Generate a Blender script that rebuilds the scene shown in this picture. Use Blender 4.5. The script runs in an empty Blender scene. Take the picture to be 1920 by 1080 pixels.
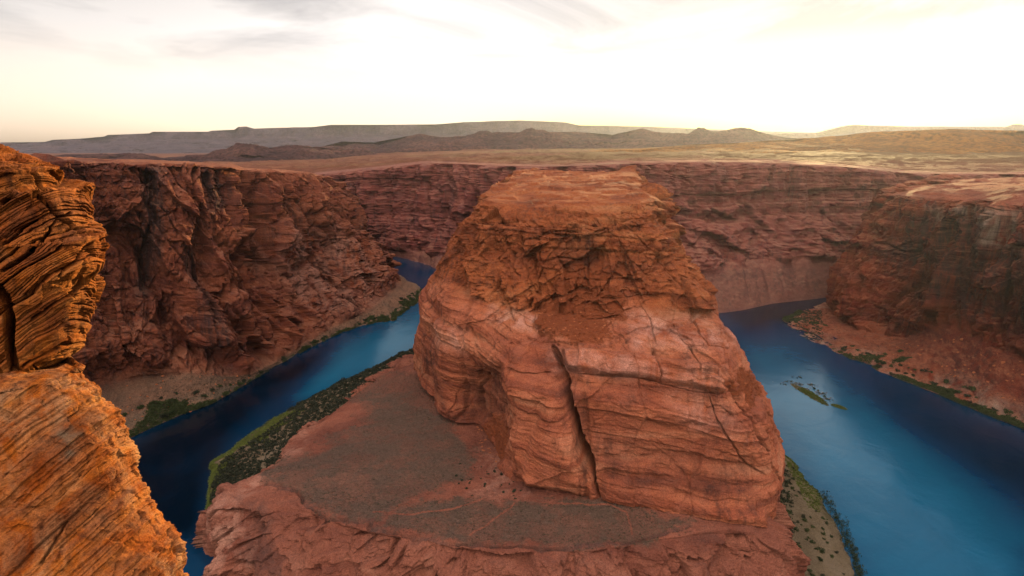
import bpy, math, random
import numpy as np
from mathutils import Vector

C = bpy.context.scene.collection
R = math.radians
# ------------------------------------------------------------------ camera
H = 305.0                    # height of the eye above the river
F = 1000.0                   # focal length in pixels of a 1920 px wide frame
TP = 0.275                   # tan of the downward pitch
PITCH = math.atan(TP)
CP, SP = math.cos(PITCH), math.sin(PITCH)
cam_d = bpy.data.cameras.new('camera')
cam = bpy.data.objects.new('camera', cam_d)
C.objects.link(cam)
cam.location = (0, 0, H)
cam.rotation_euler = (math.pi / 2 - PITCH, 0, 0)
cam_d.sensor_width = 36
cam_d.lens = 36 * F / 1920
cam_d.clip_start = 0.1
cam_d.clip_end = 80000
bpy.context.scene.camera = cam

# ------------------------------------------------------------------ sky and sun
SUN_AZ, SUN_EL = R(29), R(5.0)
EXPOSURE = 1.0
sc = bpy.context.scene
sc.view_settings.view_transform = 'Standard'
sc.view_settings.look = 'None'
sc.view_settings.gamma = 1
sc.view_settings.exposure = EXPOSURE
sc.cycles.use_denoising = True
sc.cycles.max_bounces = 6
sc.cycles.diffuse_bounces = 0
sc.cycles.glossy_bounces = 3
sc.cycles.volume_bounces = 1
sc.cycles.sample_clamp_indirect = 2
sc.cycles.sample_clamp_direct = 3
world = bpy.data.worlds.new('World')
sc.world = world
world.use_nodes = True


def build_world():
    nt = world.node_tree
    for n in list(nt.nodes):
        nt.nodes.remove(n)
    N, L = nt.nodes.new, nt.links.new
    out = N('ShaderNodeOutputWorld')
    bg = N('ShaderNodeBackground')
    sky = N('ShaderNodeTexSky')
    sky.sky_type = 'NISHITA'
    sky.sun_disc = False
    sky.sun_elevation = SUN_EL
    sky.sun_rotation = SUN_AZ
    sky.altitude = 1300
    sky.air_density = 1.0
    sky.dust_density = 2.0
    sky.ozone_density = 1.5
    # high thin clouds: a stretched noise on the sky vector
    tc = N('ShaderNodeTexCoord')
    sep = N('ShaderNodeSeparateXYZ')
    L(tc.outputs['Generated'], sep.inputs[0])
    zc = N('ShaderNodeMath'); zc.operation = 'ADD'; zc.inputs[1].default_value = 0.10
    L(sep.outputs['Z'], zc.inputs[0])
    dx = N('ShaderNodeMath'); dx.operation = 'DIVIDE'; L(sep.outputs['X'], dx.inputs[0]); L(zc.outputs[0], dx.inputs[1])
    dy = N('ShaderNodeMath'); dy.operation = 'DIVIDE'; L(sep.outputs['Y'], dy.inputs[0]); L(zc.outputs[0], dy.inputs[1])
    cmb = N('ShaderNodeCombineXYZ'); L(dx.outputs[0], cmb.inputs[0]); L(dy.outputs[0], cmb.inputs[1])
    nz = N('ShaderNodeTexNoise'); nz.inputs['Scale'].default_value = CLOUD_SCALE; nz.inputs['Detail'].default_value = 8
    nz.inputs['Roughness'].default_value = 0.55; nz.inputs['Distortion'].default_value = 0.6
    va = N('ShaderNodeVectorMath'); va.inputs[1].default_value = CLOUD_OFF; L(cmb.outputs[0], va.inputs[0]); L(va.outputs[0], nz.inputs['Vector'])
    mr = N('ShaderNodeMapRange'); mr.inputs[1].default_value = 0.40; mr.inputs[2].default_value = 0.60
    L(nz.outputs['Fac'], mr.inputs[0])
    hz = N('ShaderNodeMapRange'); hz.inputs[1].default_value = 0.09; hz.inputs[2].default_value = 0.17
    L(sep.outputs['Z'], hz.inputs[0])
    m = N('ShaderNodeMath'); m.operation = 'MULTIPLY'; L(mr.outputs[0], m.inputs[0]); L(hz.outputs[0], m.inputs[1])
    m2 = N('ShaderNodeMath'); m2.operation = 'MULTIPLY'; L(m.outputs[0], m2.inputs[0]); m2.inputs[1].default_value = CLOUD_AMT
    # veiled lower sky: the same light with most of its blue gone
    bw0 = N('ShaderNodeRGBToBW'); L(sky.outputs[0], bw0.inputs[0])
    bw = N('ShaderNodeMath'); bw.operation = 'MINIMUM'; bw.inputs[1].default_value = SKY_CAP; L(bw0.outputs[0], bw.inputs[0])
    tz = N('ShaderNodeMapRange'); tz.inputs[1].default_value = 0.0; tz.inputs[2].default_value = 0.16; L(sep.outputs['Z'], tz.inputs[0])
    tint = N('ShaderNodeMix'); tint.data_type = 'RGBA'; L(tz.outputs[0], tint.inputs[0])
    tint.inputs[6].default_value = (*[q * VEIL_GAIN for q in (1.13, .86, .60)], 1)
    tint.inputs[7].default_value = (*[q * VEIL_GAIN for q in (1.06, .98, .93)], 1)
    dt = N('ShaderNodeVectorMath'); dt.operation = 'DOT_PRODUCT'; L(tc.outputs['Generated'], dt.inputs[0])
    dt.inputs[1].default_value = (math.sin(SUN_AZ), math.cos(SUN_AZ), 0)
    g1 = N('ShaderNodeMapRange'); g1.interpolation_type = 'SMOOTHSTEP'; g1.inputs[1].default_value = .80; g1.inputs[2].default_value = .985; L(dt.outputs['Value'], g1.inputs[0])
    g2 = N('ShaderNodeMapRange'); g2.interpolation_type = 'SMOOTHSTEP'; g2.inputs[1].default_value = .085; g2.inputs[2].default_value = .0; L(sep.outputs['Z'], g2.inputs[0])
    g3 = N('ShaderNodeMath'); g3.operation = 'MULTIPLY'; L(g1.outputs[0], g3.inputs[0]); L(g2.outputs[0], g3.inputs[1])
    gold = N('ShaderNodeMix'); gold.data_type = 'RGBA'; L(g3.outputs[0], gold.inputs[0]); L(tint.outputs[2], gold.inputs[6])
    gold.inputs[7].default_value = (1.8, 1.15, .18, 1)
    tint = gold
    shade = N('ShaderNodeMix'); shade.data_type = 'RGBA'; L(m2.outputs[0], shade.inputs[0])
    L(tint.outputs[2], shade.inputs[6]); shade.inputs[7].default_value = CLOUD_COL
    veil = N('ShaderNodeMix'); veil.data_type = 'RGBA'; veil.blend_type = 'MULTIPLY'; veil.inputs[0].default_value = 1
    L(shade.outputs[2], veil.inputs[6]); L(bw.outputs[0], veil.inputs[7])
    up = N('ShaderNodeMapRange'); up.inputs[1].default_value = 0.34; up.inputs[2].default_value = 0.56
    up.inputs[3].default_value = 0.96; up.inputs[4].default_value = 0.0; L(sep.outputs['Z'], up.inputs[0])
    mix = N('ShaderNodeMix'); mix.data_type = 'RGBA'
    L(up.outputs[0], mix.inputs[0]); L(sky.outputs[0], mix.inputs[6]); L(veil.outputs[2], mix.inputs[7])
    # added warm glow in the unseen sky overhead and behind, to light near rock
    bk1 = N('ShaderNodeMath'); bk1.operation = 'MULTIPLY'; bk1.inputs[1].default_value = -0.42; L(sep.outputs['Y'], bk1.inputs[0])
    bk2 = N('ShaderNodeMath'); bk2.operation = 'MULTIPLY_ADD'; bk2.inputs[1].default_value = 0.9; L(sep.outputs['Z'], bk2.inputs[0]); L(bk1.outputs[0], bk2.inputs[2])
    bk = N('ShaderNodeMapRange'); bk.interpolation_type = 'SMOOTHSTEP'; bk.inputs[1].default_value = 0.5; bk.inputs[2].default_value = 0.9; L(bk2.outputs[0], bk.inputs[0])
    mb = N('ShaderNodeMix'); mb.data_type = 'RGBA'; L(bk.outputs[0], mb.inputs[0]); L(mix.outputs[2], mb.inputs[6])
    mb.inputs[7].default_value = BACK_FILL
    L(mb.outputs[2], bg.inputs['Color'])
    bg.inputs['Strength'].default_value = SKY_STRENGTH
    L(bg.outputs[0], out.inputs['Surface'])


SKY_STRENGTH = 0.15
CLOUD_AMT = 0.95
CLOUD_COL = (.70, .66, .67, 1)
CLOUD_OFF = (31.7, 9.1, 0.0)
CLOUD_SCALE = .7
VEIL_GAIN = 1.5
BACK_FILL = (8.2, 6.7, 5.9, 1)
SKY_CAP = 2.9
build_world()
sun_d = bpy.data.lights.new('sun', 'SUN')
sun_d.energy = 4.6
sun_d.angle = R(0.6)
sun_d.color = (1.0, 0.74, 0.34)
sun = bpy.data.objects.new('sun', sun_d)
C.objects.link(sun)
SV = Vector((math.sin(SUN_AZ) * math.cos(SUN_EL), math.cos(SUN_AZ) * math.cos(SUN_EL), math.sin(SUN_EL)))
sun.rotation_euler = SV.to_track_quat('Z', 'Y').to_euler()
sun.location = (600, 1200, 900)


# ------------------------------------------------------------------ pixels of the photograph <-> points in the world
def px(u, v, z=None, y=None):
    a, b = (u - 960) / F, (540 - v) / F
    d = np.array([a, CP + b * SP, -SP + b * CP])
    t = (z - H) / d[2] if z is not None else y / d[1]
    return np.array([0, 0, H]) + d * t


def proj(P):
    x, y, z = P[..., 0], P[..., 1], P[..., 2] - H
    dep = np.maximum(y * CP - z * SP, 1e-3)
    up = y * SP + z * CP
    return 960 + F * x / dep, 540 - F * up / dep


# ------------------------------------------------------------------ noise
def _h(ix, iy, iz, seed):
    n = (ix.astype(np.uint32) * np.uint32(374761393) + iy.astype(np.uint32) * np.uint32(668265263)
         + iz.astype(np.uint32) * np.uint32(2147483647) + np.uint32((seed * 1013904223) & 0xffffffff))
    n = (n ^ (n >> np.uint32(13))) * np.uint32(1274126177)
    n = (n ^ (n >> np.uint32(15))) * np.uint32(2246822519)
    n = n ^ (n >> np.uint32(16))
    return (n & np.uint32(0xffffff)).astype(np.float32) / np.float32(16777216.0)


def vn(x, y, z, seed=0):
    fx, fy, fz = np.floor(x), np.floor(y), np.floor(z)
    ix, iy, iz = fx.astype(np.int32), fy.astype(np.int32), fz.astype(np.int32)
    x, y, z = (x - fx), (y - fy), (z - fz)
    x = x * x * x * (x * (x * 6 - 15) + 10)
    y = y * y * y * (y * (y * 6 - 15) + 10)
    z = z * z * z * (z * (z * 6 - 15) + 10)
    def L(a, b, t): return a + (b - a) * t
    c00 = L(_h(ix, iy, iz, seed), _h(ix + 1, iy, iz, seed), x)
    c10 = L(_h(ix, iy + 1, iz, seed), _h(ix + 1, iy + 1, iz, seed), x)
    c01 = L(_h(ix, iy, iz + 1, seed), _h(ix + 1, iy, iz + 1, seed), x)
    c11 = L(_h(ix, iy + 1, iz + 1, seed), _h(ix + 1, iy + 1, iz + 1, seed), x)
    return L(L(c00, c10, y), L(c01, c11, y), z) * 2 - 1


def noise(P, f, seed=0, st=(1, 1, 1)):
    return vn((P[..., 0] * (f * st[0])).astype(np.float32) + 7.3, (P[..., 1] * (f * st[1])).astype(np.float32) + 3.1,
              (P[..., 2] * (f * st[2])).astype(np.float32) + 11.7, seed)


def fbm(P, f, o=4, seed=0, st=(1, 1, 1), g=0.5):
    a, s, t = 1.0, 0, 0
    for i in range(o):
        s = s + a * noise(P, f * 2.03 ** i, seed + i * 17, st)
        t += a
        a *= g
    return s / t


def ridged(P, f, o=4, seed=0, st=(1, 1, 1), g=0.5):
    """0..1, creases at 0"""
    a, s, t = 1.0, 0, 0
    for i in range(o):
        s = s + a * np.minimum(1, 1.8 * np.abs(noise(P, f * 2.03 ** i, seed + i * 17, st)))
        t += a
        a *= g
    return s / t


def worley(P, f, seed=0, st=(1, 1, 1)):
    x, y, z = [(P[..., i] * (f * st[i])).astype(np.float32) + 5.5 * (i + 1) for i in range(3)]
    bx, by, bz = [np.floor(q - 0.5).astype(np.int32) for q in (x, y, z)]
    f1 = np.full(x.shape, 9.0, np.float32); f2 = f1.copy(); idr = np.zeros_like(f1)
    for i in (0, 1):
        for j in (0, 1):
            for k in (0, 1):
                cx, cy, cz = bx + i, by + j, bz + k
                qx = cx + 0.12 + 0.76 * _h(cx, cy, cz, seed + 1)
                qy = cy + 0.12 + 0.76 * _h(cx, cy, cz, seed + 2)
                qz = cz + 0.12 + 0.76 * _h(cx, cy, cz, seed + 3)
                d = (qx - x) ** 2 + (qy - y) ** 2 + (qz - z) ** 2
                r = _h(cx, cy, cz, seed + 4)
                n1 = d < f1
                f2 = np.where(n1, f1, np.minimum(f2, d))
                idr = np.where(n1, r, idr)
                f1 = np.where(n1, d, f1)
    return np.sqrt(f1), np.sqrt(f2), idr


def facets(P, f, seed=0, st=(1, 1, 1), tilt=1.2):
    """blocky rock: every cell has its own offset and its own tilt; about -1..1, no drawn joints"""
    x, y, z = [(P[..., i] * (f * st[i])).astype(np.float32) + 5.5 * (i + 1) for i in range(3)]
    bx, by, bz = [np.floor(q - 0.5).astype(np.int32) for q in (x, y, z)]
    f1 = np.full(x.shape, 9.0, np.float32); out = np.zeros_like(f1)
    for i in (0, 1):
        for j in (0, 1):
            for k in (0, 1):
                cx, cy, cz = bx + i, by + j, bz + k
                ex = x - cx - 0.05 - 0.9 * _h(cx, cy, cz, seed + 1)
                ey = y - cy - 0.05 - 0.9 * _h(cx, cy, cz, seed + 2)
                ez = z - cz - 0.05 - 0.9 * _h(cx, cy, cz, seed + 3)
                d = ex * ex + ey * ey + ez * ez
                v = (_h(cx, cy, cz, seed + 4) - .5) * 1.4 + tilt * ((_h(cx, cy, cz, seed + 5) - .5) * ex + (_h(cx, cy, cz, seed + 6) - .5) * ey + (_h(cx, cy, cz, seed + 7) - .5) * ez) * 2
                n1 = d < f1
                out = np.where(n1, v, out)
                f1 = np.where(n1, d, f1)
    return out


def warp(P, f, a, seed):
    return P + np.stack([fbm(P, f, 3, seed), fbm(P, f, 3, seed + 31), fbm(P, f, 3, seed + 62)], -1) * np.float32(a)


def beds(b, h, seed, gw=.12):
    """bed offsets plus a groove at each bedding plane: returns (offset -.5...5, groove 0..1)"""
    q = b / h
    k = np.floor(q); fr = q - k
    ki = k.astype(np.int32); z0 = np.zeros_like(ki)
    off = _h(ki, z0, z0, seed) - .5
    off2 = _h(ki + 1, z0, z0, seed) - .5
    e = fr
    g = 1 - sst(0, gw, np.minimum(fr, 1 - fr))
    dep = np.where(fr < .5, _h(ki, z0 + 3, z0, seed), _h(ki + 1, z0 + 3, z0, seed))
    return off + (off2 - off) * sst(.94, 1, e), g * dep ** 2


def sst(a, b, x):
    t = np.clip((x - a) / (b - a), 0, 1)
    return t * t * (3 - 2 * t)


def strata(zz, h, seed):
    """per-layer random offsets -0.5..0.5 with quick transitions"""
    q = zz / h
    k = np.floor(q)
    fr = q - k
    ki = k.astype(np.int32)
    z0 = np.zeros_like(ki)
    a, b = _h(ki, z0, z0, seed), _h(ki + 1, z0, z0, seed)
    return a + (b - a) * sst(0.82, 1.0, fr) - 0.5


def pdist(U, V, poly):
    """distance in pixels to a polyline, and position along it 0..1"""
    best = np.full(U.shape, 1e9, np.float32); par = np.zeros(U.shape, np.float32)
    n = len(poly) - 1
    for i in range(n):
        ax, ay = poly[i]; bx, by = poly[i + 1]
        dx, dy = bx - ax, by - ay
        t = np.clip(((U - ax) * dx + (V - ay) * dy) / (dx * dx + dy * dy + 1e-9), 0, 1)
        d = np.hypot(U - ax - t * dx, V - ay - t * dy)
        m = d < best
        best = np.where(m, d, best); par = np.where(m, (i + t) / n, par)
    return best, par


def inpoly(U, V, poly):
    c = np.zeros(U.shape, bool)
    n = len(poly)
    for i in range(n):
        x1, y1 = poly[i]; x2, y2 = poly[(i + 1) % n]
        if y1 == y2:
            continue
        cond = ((y1 > V) != (y2 > V)) & (U < (x2 - x1) * (V - y1) / (y2 - y1) + x1)
        c ^= cond
    return c


def soft_in(U, V, poly, soft):
    """1 inside, 0 outside with a soft noisy border (soft in px)"""
    d, _ = pdist(U, V, list(poly) + [poly[0]])
    s = np.where(inpoly(U, V, poly), d, -d)
    return sst(-soft, soft, s)


# ------------------------------------------------------------------ lofting
def interp_axis(A, ts, cr=1.0):
    """A (K,...) control values at 0..K-1, evaluated at ts, Catmull-Rom blended with linear"""
    K = A.shape[0]
    i = np.clip(np.floor(ts).astype(int), 0, K - 2)
    t = (ts - i).reshape((-1,) + (1,) * (A.ndim - 1))
    p0, p1, p2, p3 = A[np.maximum(i - 1, 0)], A[i], A[i + 1], A[np.minimum(i + 2, K - 1)]
    lin = p1 + (p2 - p1) * t
    cub = 0.5 * (2 * p1 + (p2 - p0) * t + (2 * p0 - 5 * p1 + 4 * p2 - p3) * t ** 2 + (3 * p1 - p0 - 3 * p2 + p3) * t ** 3)
    return lin * (1 - cr) + cub * cr


def loft(ctrl, ns, segs, crs=0.8, crt=0.5, wcol=None):
    ctrl = np.array(ctrl, float)              # (rows, cols, 3)
    Rn, K, _ = ctrl.shape
    seg = np.linalg.norm(np.diff(ctrl, axis=1), axis=2).mean(0)
    if wcol is not None:
        seg = seg * np.array(wcol)
    cum = np.concatenate([[0], np.cumsum(seg)])
    ts = np.interp(np.linspace(0, cum[-1], ns), cum, np.arange(K))
    A = interp_axis(ctrl.transpose(1, 0, 2), ts, crs)       # (ns, R, 3)
    tt = np.concatenate([np.linspace(i, i + 1, segs[i], endpoint=False) for i in range(Rn - 1)] + [[Rn - 1.0]])
    B = interp_axis(A.transpose(1, 0, 2), tt, crt)          # (nt, ns, 3)
    return B.astype(np.float32), tt.astype(np.float32)[:, None] * np.ones((1, ns), np.float32), \
        np.ones((len(tt), 1), np.float32) * ts.astype(np.float32)[None, :]


def gnormals(P, flip=False):
    du = np.gradient(P, axis=1); dv = np.gradient(P, axis=0)
    n = np.cross(du, dv)
    n /= np.linalg.norm(n, axis=2, keepdims=True) + 1e-9
    return -n if flip else n


def grid_obj(name, P, mat, masks=None, kind='structure', label=None, cat=None, group=None, flip=False, parent=None, smooth=True):
    nt, ns, _ = P.shape
    me = bpy.data.meshes.new(name)
    me.vertices.add(nt * ns)
    me.vertices.foreach_set('co', P.reshape(-1).astype(np.float32))
    idx = np.arange(nt * ns, dtype=np.int32).reshape(nt, ns)
    q = np.stack([idx[:-1, :-1], idx[:-1, 1:], idx[1:, 1:], idx[1:, :-1]], -1).reshape(-1, 4)
    if flip:
        q = q[:, ::-1]
    n = len(q)
    me.loops.add(n * 4); me.loops.foreach_set('vertex_index', q.reshape(-1))
    me.polygons.add(n)
    me.polygons.foreach_set('loop_start', np.arange(0, n * 4, 4, dtype=np.int32))
    me.polygons.foreach_set('loop_total', np.full(n, 4, np.int32))
    me.polygons.foreach_set('use_smooth', np.full(n, smooth))
    if masks is not None:
        at = me.color_attributes.new('mask', 'FLOAT_COLOR', 'POINT')
        col = np.ones((nt * ns, 4), np.float32)
        for i, mk in enumerate(masks):
            col[:, i] = 0 if mk is None else np.clip(mk, 0, 1).reshape(-1)
        at.data.foreach_set('color', col.reshape(-1))
    me.update(); me.validate()
    me.materials.append(mat)
    o = bpy.data.objects.new(name, me)
    C.objects.link(o)
    if kind: o['kind'] = kind
    if label: o['label'] = label
    if cat: o['category'] = cat
    if group: o['group'] = group
    if parent: o.parent = parent
    return o


# ------------------------------------------------------------------ materials
class NT:
    def __init__(s, name):
        s.m = bpy.data.materials.new(name); s.m.use_nodes = True
        s.t = s.m.node_tree
        s.b = s.t.nodes['Principled BSDF']
        s.co = s.n('ShaderNodeTexCoord').outputs['Object']
    def n(s, t, **k):
        x = s.t.nodes.new(t)
        for a, b in k.items(): setattr(x, a, b)
        return x
    def l(s, a, b): s.t.links.new(a, b)
    def noise(s, scale, st=(1, 1, 1), det=5, rough=0.55, dist=0, rot=(0, 0, 0), src=None):
        mp = s.n('ShaderNodeMapping'); mp.inputs['Scale'].default_value = [scale * q for q in st]
        mp.inputs['Rotation'].default_value = rot
        if any(rot):
            mr = s.n('ShaderNodeMapping'); mr.inputs['Rotation'].default_value = rot
            s.l(src or s.co, mr.inputs['Vector']); src = mr.outputs[0]
            mp.inputs['Rotation'].default_value = (0, 0, 0)
        s.l(src or s.co, mp.inputs['Vector'])
        x = s.n('ShaderNodeTexNoise'); x.inputs['Scale'].default_value = 1; x.inputs['Detail'].default_value = det
        x.inputs['Roughness'].default_value = rough; x.inputs['Distortion'].default_value = dist
        s.l(mp.outputs[0], x.inputs['Vector'])
        return x.outputs['Fac']
    def ramp(s, fac, stops):
        r = s.n('ShaderNodeValToRGB'); s.l(fac, r.inputs[0])
        e = r.color_ramp.elements
        while len(e) < len(stops): e.new(0.5)
        for q, (p, c) in zip(e, stops):
            q.position = p; q.color = (c[0], c[1], c[2], 1) if not isinstance(c, (int, float)) else (c, c, c, 1)
        return r.outputs[0]
    def rng(s, fac, a, b, c=0, d=1):
        r = s.n('ShaderNodeMapRange'); s.l(fac, r.inputs[0])
        for i, q in enumerate((a, b, c, d)): r.inputs[i + 1].default_value = q
        return r.outputs[0]
    def math(s, op, a, b=None):
        r = s.n('ShaderNodeMath', operation=op)
        for i, q in enumerate((a, b)):
            if q is None: continue
            if isinstance(q, (int, float)): r.inputs[i].default_value = q
            else: s.l(q, r.inputs[i])
        return r.outputs[0]
    def mix(s, f, a, b, mode='MIX'):
        r = s.n('ShaderNodeMix', data_type='RGBA', blend_type=mode)
        for i, q in ((0, f), (6, a), (7, b)):
            if isinstance(q, (int, float)): r.inputs[i].default_value = q
            elif isinstance(q, tuple): r.inputs[i].default_value = (q[0], q[1], q[2], 1)
            else: s.l(q, r.inputs[i])
        return r.outputs[2]
    def bump(s, h, dist, strength=1.0, prev=None):
        b = s.n('ShaderNodeBump'); b.inputs['Distance'].default_value = dist; b.inputs['Strength'].default_value = strength
        s.l(h, b.inputs['Height'])
        if prev is not None: s.l(prev, b.inputs['Normal'])
        return b.outputs[0]


def rock_mat(name, tones, dark, pale, soil, k=1.0, top=None, topamt=0.6, streak=0.5, rough=0.9, bedrot=(0, 0, 0), bump=1.0, capcol=None):
    """tones: four colours run through by the strata; dark: varnish; k: size factor"""
    s = NT(name)
    at = s.n('ShaderNodeAttribute', attribute_name='mask')
    sp = s.n('ShaderNodeSeparateColor'); s.l(at.outputs['Color'], sp.inputs[0])
    beds = s.noise(0.075 / k, (0.06, 0.06, 1), 7, 0.62, 0.5, bedrot)
    blot = s.noise(0.02 / k, (1, 1, 0.8), 8, 0.62, 0.4)
    f = s.math('ADD', s.math('MULTIPLY', beds, 0.62), s.math('MULTIPLY', blot, 0.38))
    col = s.ramp(f, [(0.36, tones[0]), (0.46, tones[1]), (0.54, tones[2]), (0.64, tones[3])])
    # bleached or pale patches
    pn = s.rng(s.noise(0.035 / k, (1, 1, 0.5), 9, 0.68, 0.8), 0.40, 0.62)
    pm = s.math('MULTIPLY', pn, s.rng(sp.outputs[2], 0.0, 1.0, 0.08, 0.95))
    col = s.mix(s.math('MINIMUM', pm, 0.9), col, pale)
    if capcol is not None:
        col = s.mix(s.math('SUBTRACT', 1.0, at.outputs['Alpha']), col, s.mix(1.0, col, capcol, 'MULTIPLY'))
    # running desert varnish
    stn = s.noise(0.16 / k, (1, 1, 0.05), 6, 0.6, 0.3)
    big = s.noise(0.013 / k, (1, 1, 0.6), 6, 0.65)
    st = s.math('MULTIPLY', s.rng(stn, 0.46, 0.66), s.rng(big, 0.42, 0.62))
    st = s.math('MULTIPLY', st, streak)
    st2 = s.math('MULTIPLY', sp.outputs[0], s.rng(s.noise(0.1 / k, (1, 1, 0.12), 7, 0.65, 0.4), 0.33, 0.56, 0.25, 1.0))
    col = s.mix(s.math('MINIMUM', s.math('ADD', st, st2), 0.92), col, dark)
    # soil, scree and ground cover
    sn = s.rng(s.noise(0.25 / k, (1, 1, 1), 9, 0.72), 0.3, 0.7)
    sc_ = s.mix(sn, tuple(q * 0.55 for q in soil), soil)
    col = s.mix(sp.outputs[1], col, sc_)
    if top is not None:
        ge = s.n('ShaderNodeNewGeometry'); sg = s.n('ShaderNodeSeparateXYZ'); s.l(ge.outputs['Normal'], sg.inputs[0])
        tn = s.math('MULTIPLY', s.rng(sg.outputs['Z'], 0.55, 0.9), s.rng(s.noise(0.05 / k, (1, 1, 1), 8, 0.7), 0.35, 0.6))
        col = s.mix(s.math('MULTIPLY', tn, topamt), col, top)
    fine = s.rng(s.noise(0.9 / k, (1, 1, 1.4), 6, 0.7), 0.3, 0.7, 0.5, 1.4)
    col = s.mix(1.0, col, fine, 'MULTIPLY')
    s.l(col, s.b.inputs['Base Color'])
    s.b.inputs['Roughness'].default_value = rough
    s.b.inputs['Specular IOR Level'].default_value = 0.15
    b1 = s.noise(0.35 / k, (1, 1, 1.2), 9, 0.68, 0.3)
    b2 = s.noise(0.5 / k, (0.08, 0.08, 1), 5, 0.6, 0.6, bedrot)
    hgt = s.math('ADD', s.math('MULTIPLY', b1, 2.4 * k * bump), s.math('MULTIPLY', b2, 1.1 * k * bump))
    s.l(s.bump(hgt, 1.0, 1.0), s.b.inputs['Normal'])
    return s.m


M = {}
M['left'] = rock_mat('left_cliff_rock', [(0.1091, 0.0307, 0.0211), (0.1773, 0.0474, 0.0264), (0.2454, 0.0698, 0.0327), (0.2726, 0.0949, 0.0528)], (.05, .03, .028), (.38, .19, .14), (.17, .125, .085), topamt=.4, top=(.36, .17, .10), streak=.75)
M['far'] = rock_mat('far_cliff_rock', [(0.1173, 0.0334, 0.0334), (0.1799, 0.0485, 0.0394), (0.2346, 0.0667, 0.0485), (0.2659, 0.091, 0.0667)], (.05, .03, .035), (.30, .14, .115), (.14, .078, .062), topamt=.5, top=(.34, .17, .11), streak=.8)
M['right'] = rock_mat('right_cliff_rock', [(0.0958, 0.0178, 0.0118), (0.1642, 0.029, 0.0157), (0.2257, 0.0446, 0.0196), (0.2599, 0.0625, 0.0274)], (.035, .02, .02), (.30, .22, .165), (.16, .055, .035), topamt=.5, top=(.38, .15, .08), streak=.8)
M['butte'] = rock_mat('butte_sandstone', [(0.1408, 0.0405, 0.0237), (0.3097, 0.0855, 0.0424), (0.441, 0.135, 0.0636), (0.5255, 0.216, 0.1187)], (.06, .028, .022), (.62, .32, .24), (.27, .07, .025), streak=.7, k=.8, capcol=(.80, .72, .50))
M['bench'] = rock_mat('bench_sandstone', [(0.1248, 0.042, 0.0288), (0.2028, 0.0665, 0.0416), (0.273, 0.0945, 0.0576), (0.3276, 0.133, 0.0832)], (.10, .055, .045), (.44, .22, .155), (.14, .092, .068), streak=.4, k=.7)
M['plain'] = rock_mat('plateau_ground', [(0.0862, 0.0266, 0.0147), (0.126, 0.0385, 0.0184), (0.1525, 0.0503, 0.0221), (0.1525, 0.0592, 0.0237)], (.07, .04, .03), (.26, .095, .055), (.17, .085, .025), streak=.2, k=3)
M['outcrop'] = rock_mat('outcrop_sandstone', [(0.1564, 0.031, 0.0051), (0.3128, 0.0688, 0.0077), (0.4536, 0.117, 0.0128), (0.4848, 0.1651, 0.032)], (.05, .02, .01), (.55, .33, .17), (.24, .20, .13), streak=.8, k=.022, bedrot=(0, R(38), 0))
M['bank'] = rock_mat('river_bank_ground', [(.09, .066, .04), (.12, .085, .05), (.15, .11, .065), (.18, .135, .09)], (.05, .04, .03), (.22, .17, .12), (.065, .065, .025), streak=.1, k=.5)


def water_mat():
    s = NT('river_water')
    at = s.n('ShaderNodeAttribute', attribute_name='mask')
    sp = s.n('ShaderNodeSeparateColor'); s.l(at.outputs['Color'], sp.inputs[0])
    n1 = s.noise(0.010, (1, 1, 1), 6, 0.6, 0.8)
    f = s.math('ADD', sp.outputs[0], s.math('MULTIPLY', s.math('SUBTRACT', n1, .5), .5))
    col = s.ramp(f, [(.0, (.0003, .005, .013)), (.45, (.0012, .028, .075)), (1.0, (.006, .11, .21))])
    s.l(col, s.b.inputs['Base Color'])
    s.b.inputs['Roughness'].default_value = 0.12
    s.b.inputs['IOR'].default_value = 1.33
    s.b.inputs['Specular IOR Level'].default_value = 1.0
    s.b.inputs['Specular Tint'].default_value = (.28, .78, 1, 1)
    w = s.noise(0.22, (1, 1, 1), 4, 0.6)
    w2 = s.noise(0.03, (1, 1, 1), 3, 0.5, 1.0)
    h = s.math('ADD', s.math('MULTIPLY', w, 0.28), s.math('MULTIPLY', w2, 0.8))
    s.l(s.bump(h, 1.0, 0.5), s.b.inputs['Normal'])
    return s.m


def hill_mat(name, cols):
    s = NT(name)
    b = s.noise(0.02, (.05, .05, 1), 5, .6, .3)
    g = s.noise(0.0025, (1, 1, 1), 8, .65)
    f = s.math('ADD', s.math('MULTIPLY', b, .5), s.math('MULTIPLY', g, .5))
    sp = s.rng(s.noise(.03, (1, 1, 1), 6, .75), .42, .56, .45, 1.15)
    s.l(s.mix(1.0, s.ramp(f, [(.4, cols[0]), (.5, cols[1]), (.6, cols[2])]), sp, 'MULTIPLY'), s.b.inputs['Base Color'])
    s.b.inputs['Roughness'].default_value = .95
    s.b.inputs['Specular IOR Level'].default_value = .1
    s.l(s.bump(s.noise(.012, (1, 1, 1), 9, .75), 30.0, 1.0), s.b.inputs['Normal'])
    return s.m


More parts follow.
